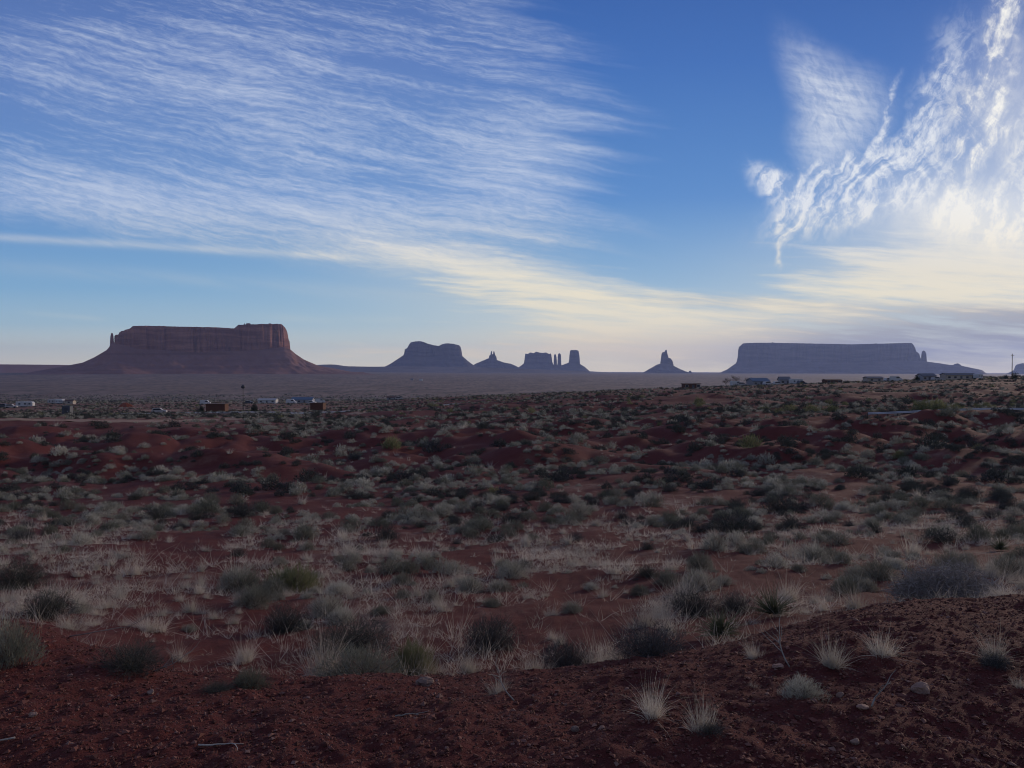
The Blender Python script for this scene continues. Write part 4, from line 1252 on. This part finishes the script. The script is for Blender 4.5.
# ------------------------------------------------------------------ vehicles, buildings, poles
def wheel(mb, x, y, r, w):
    a = np.arange(14) * 2 * math.pi / 14
    v = [(x + r * math.cos(t), y + s * w / 2, r + r * math.sin(t)) for s in (-1, 1) for t in a]
    o = mb.n
    mb.add(v, [(i, (i + 1) % 14, 14 + (i + 1) % 14, 14 + i) for i in range(14)])
    mb.f.append(np.array([[o + i for i in range(14)][::-1]])); mb.f.append(np.array([[o + 14 + i for i in range(14)]]))
    return mb


def car(px, y, rz, paint, label, style='suv', dz=0.0):
    x = wx(px, y)
    rt = empty('parked_car', (x, y, hz(x, y) + dz), rz, label, 'car', 'vehicles parked on the desert flat')
    if style == 'pickup':
        body = [(-2.6, .45), (-2.6, 1.05), (-0.5, 1.05), (-0.3, 1.75), (0.85, 1.8), (1.35, 1.15), (2.6, 1.0), (2.65, .45)]
        win = [(-0.25, 1.15), (-0.18, 1.65), (0.75, 1.7), (1.15, 1.17)]
    elif style == 'van':
        body = [(-2.6, .4), (-2.6, 2.2), (-2.4, 2.35), (1.2, 2.35), (1.9, 1.45), (2.6, 1.2), (2.65, .4)]
        win = [(0.1, 1.5), (0.1, 2.1), (1.15, 2.1), (1.6, 1.5)]
    else:
        body = [(-2.25, .4), (-2.3, 1.0), (-2.05, 1.1), (-1.85, 1.72), (0.3, 1.75), (1.05, 1.1), (2.15, .98), (2.25, .4)]
        win = [(-1.7, 1.14), (-1.6, 1.62), (0.25, 1.64), (0.85, 1.14)]
    MB().prism(body, 'y', -0.92, 0.92).build('body', paint, rt)
    for s in (-1, 1):
        MB().prism(win, 'y', s * 0.935 - 0.01, s * 0.935 + 0.01).build('window', M['glass'], rt)
        MB().box((2.27 if style == 'suv' else 2.64, s * 0.66, 0.78), (0.06, 0.32, 0.16)).build('headlight', M['white'], rt)
    for sx in (-1.45, 1.45):
        for s in (-0.84, 0.84): wheel(MB(), sx, s, 0.36, 0.24).build('wheel', M['tyre'], rt)
    return rt


def trailer(px, y, rz, L, Hh, wall, label, name='travel_trailer', cat='trailer', front=None):
    x = wx(px, y)
    rt = empty(name, (x, y, hz(x, y)), rz, label, cat, 'white trailers and motorhomes on the desert flat')
    a = L / 2
    MB().prism([(-a, .5), (-a, Hh - .25), (-a + .25, Hh), (a - .5, Hh), (a, Hh - .6), (a, .7), (a - .3, .5)], 'y', -1.2, 1.2).build('body', wall, rt)
    for s in (-1, 1):
        for t in (-0.28, 0.05, 0.32): MB().box((t * L, s * 1.215, Hh * 0.62), (L * 0.12, 0.03, 0.6)).build('window', M['glass'], rt)
    MB().box((L * 0.19, -1.215, Hh * 0.45), (0.7, 0.03, Hh * 0.6)).build('door', M['dust_white'], rt)
    if front: MB().box((-a - 0.03, 0, Hh * .5), (0.05, 2.3, Hh * .7)).build('front_panel', front, rt)
    for sx in (-0.14 * L, 0.0):
        for s in (-1.05, 1.05): wheel(MB(), sx, s, 0.38, 0.22).build('wheel', M['tyre'], rt)
    return rt


def house(px, y, rz, L, W, Hw, Hr, wall, roof, label, name='house', cat='house', windows=3, flat=False, group='low houses and sheds on the desert flat'):
    x = wx(px, y)
    rt = empty(name, (x, y, hz(x, y) - 0.15), rz, label, cat, group)
    a, b = L / 2, W / 2
    MB().prism([(-b, -0.3), (-b, Hw), (0, Hw + (0.05 if flat else Hr * .9)), (b, Hw), (b, -0.3)], 'x', -a, a).build('wall', wall, rt)
    if flat:
        MB().box((0, 0, Hw + 0.16), (L + .6, W + .6, 0.16)).build('roof', roof, rt)
    else:
        o = 0.35; k = Hr / b
        MB().prism([(-b - o, Hw - o * k + .06), (0, Hw + Hr + .06), (b + o, Hw - o * k + .06), (b + o, Hw - o * k + .2), (0, Hw + Hr + .22), (-b - o, Hw - o * k + .2)], 'x', -a - .3, a + .3).build('roof', roof, rt)
    for i in range(windows):
        t = (i + 0.5) / windows - 0.5
        if i == windows // 2 and windows > 1:
            MB().box((t * L, -b - 0.02, Hw * .42), (0.95, 0.05, Hw * .8)).build('door', M['dark_paint'], rt)
        else:
            f = MB().box((t * L, -b - 0.02, Hw * .6), (1.3, 0.05, 0.95)).build('window', M['dust_white'], rt)
            MB().box((t * L, -b - 0.055, Hw * .6), (1.1, 0.03, 0.75)).build('pane', M['glass'], f)
    return rt


# --- the flat at the left
trailer(25, 345, 0.15, 7.2, 2.6, M['white'], 'long white trailer with a dark blue front, outermost of the left flat', front=M['dark_paint'])
trailer(53, 420, 0.1, 5.2, 2.5, M['dust_white'], 'dull white trailer parked behind another white one on the far flat')
trailer(60, 415, -0.1, 4.2, 2.6, M['white'], 'short bright white trailer on the far flat')
car(11, 325, 0.3, M['dust_white'], 'pale car beside the long white trailer')
car(4, 330, 0.2, M['dark_paint'], 'dark car at the frame edge of the left flat')
house(70, 415, 0.0, 4.6, 3.0, 1.9, 0.5, M['tan_wall'], M['brown_roof'], 'small tan shed behind the trailers on the left flat', 'shed', 'shed', 1)
x, y = wx(67, 178), 178
pt = empty('portable_toilet', (x, y, hz(x, y)), 0.1, 'dark upright portable toilet cabin by the road', 'portable toilet')
MB().box((0, 0, 1.1), (1.8, 1.5, 2.2)).build('cabin', M['dark_paint'], pt)
MB().box((0, 0, 2.28), (1.9, 1.6, 0.14), 0.85).build('roof', M['dark_steel'], pt)
d_ = MB().box((0, -0.77, 1.05), (0.95, 0.04, 1.85)).build('door', M['dark_steel'], pt)
MB().box((0.35, -0.81, 1.05), (0.08, 0.05, 0.2)).build('handle', M['steel'], d_)
car(159, 240, 0.25, M['dust_white'], 'white car between the dark cabin and the brown stalls', 'suv')

x, y = wx(125, 335), 335
a = np.linspace(0, 2 * math.pi, 40, endpoint=False); rr = np.linspace(0, 1, 14)
v = []
for r_ in rr:
    for t in a:
        k_ = 1 + 0.15 * math.sin(3 * t + 1) + 0.1 * math.sin(5 * t)
        v.append((r_ * k_ * 3.3 * math.cos(t), r_ * k_ * 2.4 * math.sin(t), 2.2 * (1 - r_ ** 1.6) + 0.08 * math.sin(9 * t + 7 * r_) - 0.1))
ii = np.arange(14 * 40).reshape(14, 40)
f = np.stack([ii[:-1], np.roll(ii[:-1], -1, 1), np.roll(ii[1:], -1, 1), ii[1:]], -1).reshape(-1, 4)
o = MB().add(v, f).build('dirt_mound', M['earth'], smooth=True); o.location = (x, y, hz(x, y))
tag(o, 'heap of red earth on the left flat', 'dirt mound')


def stall(px, y, L, W, Hh, rz, label):
    x = wx(px, y)
    rt = empty('vendor_stall', (x, y, hz(x, y)), rz, label, 'stall', 'brown wooden vendor stalls beside the road')
    MB().box((0, W / 2 - .05, Hh / 2), (L, 0.1, Hh)).build('back_panel', M['boards'], rt)
    for s in (-1, 1): MB().box((s * (L / 2 - .05), -.06, Hh / 2), (0.1, W - .12, Hh)).build('side_panel', M['boards'], rt)
    MB().box((0, -W / 2 + .05, Hh * .22), (L - .22, 0.1, Hh * .44)).build('counter', M['boards'], rt)
    MB().box((0, 0, Hh + .08), (L + .4, W + .5, 0.14)).build('roof', M['brown_roof'], rt)
    for t in (-.17, .17): MB().box((t * L, -W / 2 + .02, Hh * .72 - .01), (0.12, 0.12, Hh * .56 - .02)).build('post', M['pole_wood'], rt)
    return rt


stall(217, 232, 5.8, 3.4, 2.8, 3.19, 'larger brown wooden stall beside the lamp pole')
stall(318, 250, 4.4, 3.0, 2.5, 3.04, 'smaller brown wooden stall standing alone right of the lamp pole')
x, y = wx(235, 222), 222
tb = empty('low_bench', (x, y, hz(x, y)), 0.05, 'long low red-brown bench in front of the lamp pole', 'bench')
MB().box((0, 0, .62), (3.4, .6, .12)).build('tabletop', M['boards'], tb)
for s in (-1, 1): MB().box((s * 1.4, 0, .28), (.2, .5, .56)).build('leg', M['boards'], tb)

x, y = wx(243, 238), 238
lp = empty('street_lamp', (x, y, hz(x, y)), 0, 'tall thin pole with a dark lamp head between the two stalls', 'street lamp')
MB().tube([(0, 0, -.3), (0, 0, 4), (0, 0, 8.2)], [.10, .09, .07], 8).build('pole', M['dark_steel'], lp, True)
MB().tube([(0, 0, 7.7), (0, 0, 7.9), (0, 0, 8.5), (0, 0, 8.9)], [.25, .6, .6, .2], 10).build('lamp_head', M['dark_steel'], lp, True)
MB().box((0, 0, .1), (.5, .5, .4)).build('base', M['steel'], lp)


def juniper(px, y, w, h, label, seed):
    x = wx(px, y)
    rt = empty('juniper', (x, y, hz(x, y)), 0, label, 'juniper', 'dark junipers beside the road')
    shrub_leaf(seed, 900, 0.4, 0.12, 0.8, rx=w / 2, ry=w / 2, h=h, shell=0.5).build('crown', M['juniper'], rt)
    MB().tube([(0, 0, -.2), (.05, 0, h * .3), (0, .05, h * .6)], [.12, .09, .04], 6).build('trunk', M['stem'], rt)


juniper(201, 230, 1.6, 2.4, 'upright dark juniper beside the larger stall', 301)
juniper(208.5, 236, 1.2, 1.6, 'small dark juniper against the side of the larger stall', 302)
juniper(254, 222, 2.1, 2.7, 'rounded dark juniper right of the lamp pole', 303)

# the far row across the valley
house(268, 420, 0.0, 10, 5, 2.2, 0.6, M['white'], M['dust_white'], 'long low white building behind the lamp pole', 'shed', 'shed', 3)
car(205, 395, 0.2, M['white'], 'white van parked behind the larger stall', 'van')
car(249, 400, 0.1, M['dark_paint'], 'dark vehicle left of the long low white building')
car(291, 400, 0.1, M['white'], 'white van at the end of the blue-roofed row', 'van')
house(303, 430, 0.0, 12, 6, 2.2, 1.3, M['grey_wall'], M['blue_roof'], 'low blue-roofed building on the far flat between white vans', 'house', 'house', 4)
car(312, 405, -0.2, M['white'], 'white car in front of the blue-roofed far building')
car(320, 420, 0.3, M['white'], 'white van behind the smaller stall', 'van')
car(399, 420, 0.2, M['dust_white'], 'lone pale car past the end of the road')
house(392, 430, 0.2, 6, 4, 1.9, 0.6, M['grey_wall'], M['brown_roof'], 'low dark shed near the lone pale car', 'shed', 'shed', 2)
house(421, 2500, 0.0, 12, 8, 4, 2.0, M['white'], M['dust_white'], 'tiny white house far out on the valley plain', 'house', 'house', 3)
house(412, 2550, 0.0, 10, 8, 3.5, 2.0, M['grey_wall'], M['grey_roof'], 'tiny grey house beside the white one far out on the plain', 'house', 'house', 3)

# --- the ridge at the right
house(689, 300, 0.0, 5.2, 3.6, 2.0, 0.5, M['boards'], M['brown_roof'], 'dark flat-roofed shed alone on the ridge', 'shed', 'shed', 2, True)
house(697.5, 301, 0.0, 1.6, 3.4, 2.0, 0.4, M['tan_wall'], M['brown_roof'], 'narrow tan shed joined to the dark flat-roofed one', 'shed', 'shed', 1, True)


def bare_tree(px, y, h, label, seed):
    x = wx(px, y); R = np.random.default_rng(seed)
    rt = empty('bare_tree', (x, y, hz(x, y)), 0, label, 'tree', 'leafless trees on the ridge')
    MB().tube([(0, 0, -.2), (.05, 0, h * .2), (.0, .05, h * .4)], [.16, .13, .1], 7).build('trunk', M['stem'], rt)
    mb = MB()
    def br(p0, d0, L, r, dep):
        d0 = d0 / np.linalg.norm(d0); p1 = p0 + d0 * L * .5 + R.normal(size=3) * .05 * L; p2 = p0 + d0 * L
        mb.tube([p0, p1, p2], [r, r * .7, r * .45], 4)
        if dep:
            for _ in range(4):
                br(p0 + (p2 - p0) * R.uniform(.45, 1), d0 + R.normal(size=3) * .55, L * R.uniform(.55, .8), max(r * .5, .018), dep - 1)
    for i in range(6):
        a = i * 1.05 + R.uniform(0, .5)
        br(np.array([0, .05, h * R.uniform(.25, .4)]), np.array([math.cos(a) * .7, math.sin(a) * .7, .9]), h * .34, .07, 3)
    mb.build('crown', M['stem'], rt)


bare_tree(726, 345, 4.2, 'pale leafless tree, outermost of the ridge trees', 5)
bare_tree(735, 345, 5.6, 'tallest leafless tree above the small white van', 6)
bare_tree(748, 350, 4.0, 'leafless tree beside the blue-roofed house on the ridge', 7)
car(736, 338, 0.2, M['white'], 'white van under the tallest leafless tree', 'van')
car(743, 336, -0.3, M['dust_white'], 'dusty car beside the van under the leafless trees')
house(758, 345, 0.2, 8.5, 6, 2.4, 1.3, M['grey_wall'], M['blue_roof'], 'blue-roofed house on the ridge', 'house', 'house', 3)
car(768, 334, 0.3, M['white'], 'white car at the end of the blue-roofed ridge house')
house(784, 345, -0.1, 4.5, 5, 2.6, 1.2, M['grey_wall'], M['grey_roof'], 'narrow grey gabled house on the ridge', 'house', 'house', 2)
trailer(796, 338, 0.3, 6.0, 2.8, M['white'], 'white trailer on the ridge beside the grey gabled house')
car(778, 333, 0.1, M['white'], 'small white car in front of the grey gabled house')
car(802, 333, 0.4, M['dark_paint'], 'dark car behind the white ridge trailer')
house(832, 355, 0.0, 7.5, 5, 1.3, 0.4, M['boards'], M['brown_roof'], 'low dark brown shed on the ridge, longer than the others', 'shed', 'shed', 3)
house(873, 345, 0.0, 7, 5, 1.8, 0.6, M['tan_wall'], M['grey_roof'], 'low tan shed left of two white cars on the ridge', 'shed', 'shed', 2)
car(889, 335, 0.2, M['white'], 'white car, one of two close together on the ridge')
car(896, 332, -0.4, M['white'], 'white van, one of two white vehicles close together on the ridge', 'van')
house(926, 335, 0.1, 6.5, 5, 2.3, 1.0, M['grey_wall'], M['grey_roof'], 'small grey gabled house beside the long mobile home', 'house', 'house', 3)
house(958, 325, 0.05, 13.5, 4.5, 2.3, 0.7, M['tan_wall'], M['grey_roof'], 'long low mobile home on the highest part of the ridge', 'mobile_home', 'mobile home', 5)
car(937, 320, 0.1, M['dust_white'], 'dusty car in front of the long mobile home')
trailer(978, 322, 0.5, 3.2, 2.4, M['white'], 'short white trailer at the end of the long mobile home')
juniper(917, 330, 2.4, 2.6, 'dark juniper at the wall of the small grey house', 311)
juniper(1015, 300, 3.2, 3.2, 'dark juniper at the foot of the power pole', 312)
juniper(1006, 300, 1.6, 1.9, 'thin dark juniper left of the power pole', 313)
x, y = wx(1012, 296), 296
pp = empty('power_pole', (x, y, hz(x, y)), 0, 'tall thin power pole on the skyline near the frame edge', 'power pole')
MB().tube([(0, 0, -.5), (0, 0, 5), (0, 0, 10.2)], [.17, .14, .11], 8).build('pole', M['pole_wood'], pp, True)
MB().box((0, -.16, 9.4), (1.3, .1, .12)).build('crossarm', M['pole_wood'], pp)
for s in (-.55, 0, .55): MB().tube([(s, -.16, 9.47), (s, -.16, 9.6), (s, -.16, 9.72)], [.05, .07, .03], 6).build('insulator', M['dust_white'], pp)

# pale guard rail crossing the slope at the right
y0 = 82.0
gr = empty('guard_rail', (wx(870, y0), y0, hz(wx(870, y0), y0)), 0, 'thin pale guard rail crossing the brushy slope', 'guard rail')
bx_, by_, bz_ = gr.location
xs_ = np.linspace(wx(868, y0), wx(1150, y0 + 3), 30); yl_ = np.linspace(y0, y0 + 3, 30)
zr = np.convolve(np.pad(H(xs_, yl_), 7, mode='edge'), np.ones(15) / 15, 'valid') + .6
zr = np.array([zr[max(0, i - 4):i + 5].max() for i in range(30)]); zr = np.convolve(np.pad(zr, 3, mode='edge'), np.ones(7) / 7, 'valid')
sec = [(-.03, .11), (.04, .07), (-.02, 0), (.04, -.07), (-.03, -.11)]
v = [(x - bx_, y - by_ - q_[0] - .08, z - bz_ + q_[1]) for x, y, z in zip(xs_, yl_, zr) for q_ in sec]
v += [(x - bx_, y - by_ + .02 - .08, z - bz_ + q_[1]) for x, y, z in zip(xs_, yl_, zr) for q_ in sec]
f = []
for i in range(29):
    for j in range(4):
        a = i * 5 + j; f.append((a, a + 5, a + 6, a + 1)); a += 150; f.append((a, a + 1, a + 6, a + 5))
MB().add(v, f).build('rail', M['steel'], gr)
for i in range(0, 30, 1):
    MB().box((xs_[i] - bx_, yl_[i] - by_ + .04, zr[i] - bz_ - .55), (.12, .12, 1.2)).build('post', M['pole_wood'], gr)

# ------------------------------------------------------------------ haze
hb = MB().box((0, 7500, 190), (34000, 28000, 900)).mesh('haze', None or M['white'])
hb.materials.clear()
m = bpy.data.materials.new('haze_air'); m.use_nodes = True; m.node_tree.nodes.clear()
pv = m.node_tree.nodes.new('ShaderNodeVolumePrincipled')
pv.inputs['Color'].default_value = (0.44, 0.57, 1.0, 1)
pv.inputs['Density'].default_value = 3.5e-5
pv.inputs['Anisotropy'].default_value = 0.3
mo = m.node_tree.nodes.new('ShaderNodeOutputMaterial')
m.node_tree.links.new(pv.outputs[0], mo.inputs['Volume'])
hb.materials.append(m)
ho = bpy.data.objects.new('haze', hb); col.objects.link(ho); tag(ho, kind='stuff')
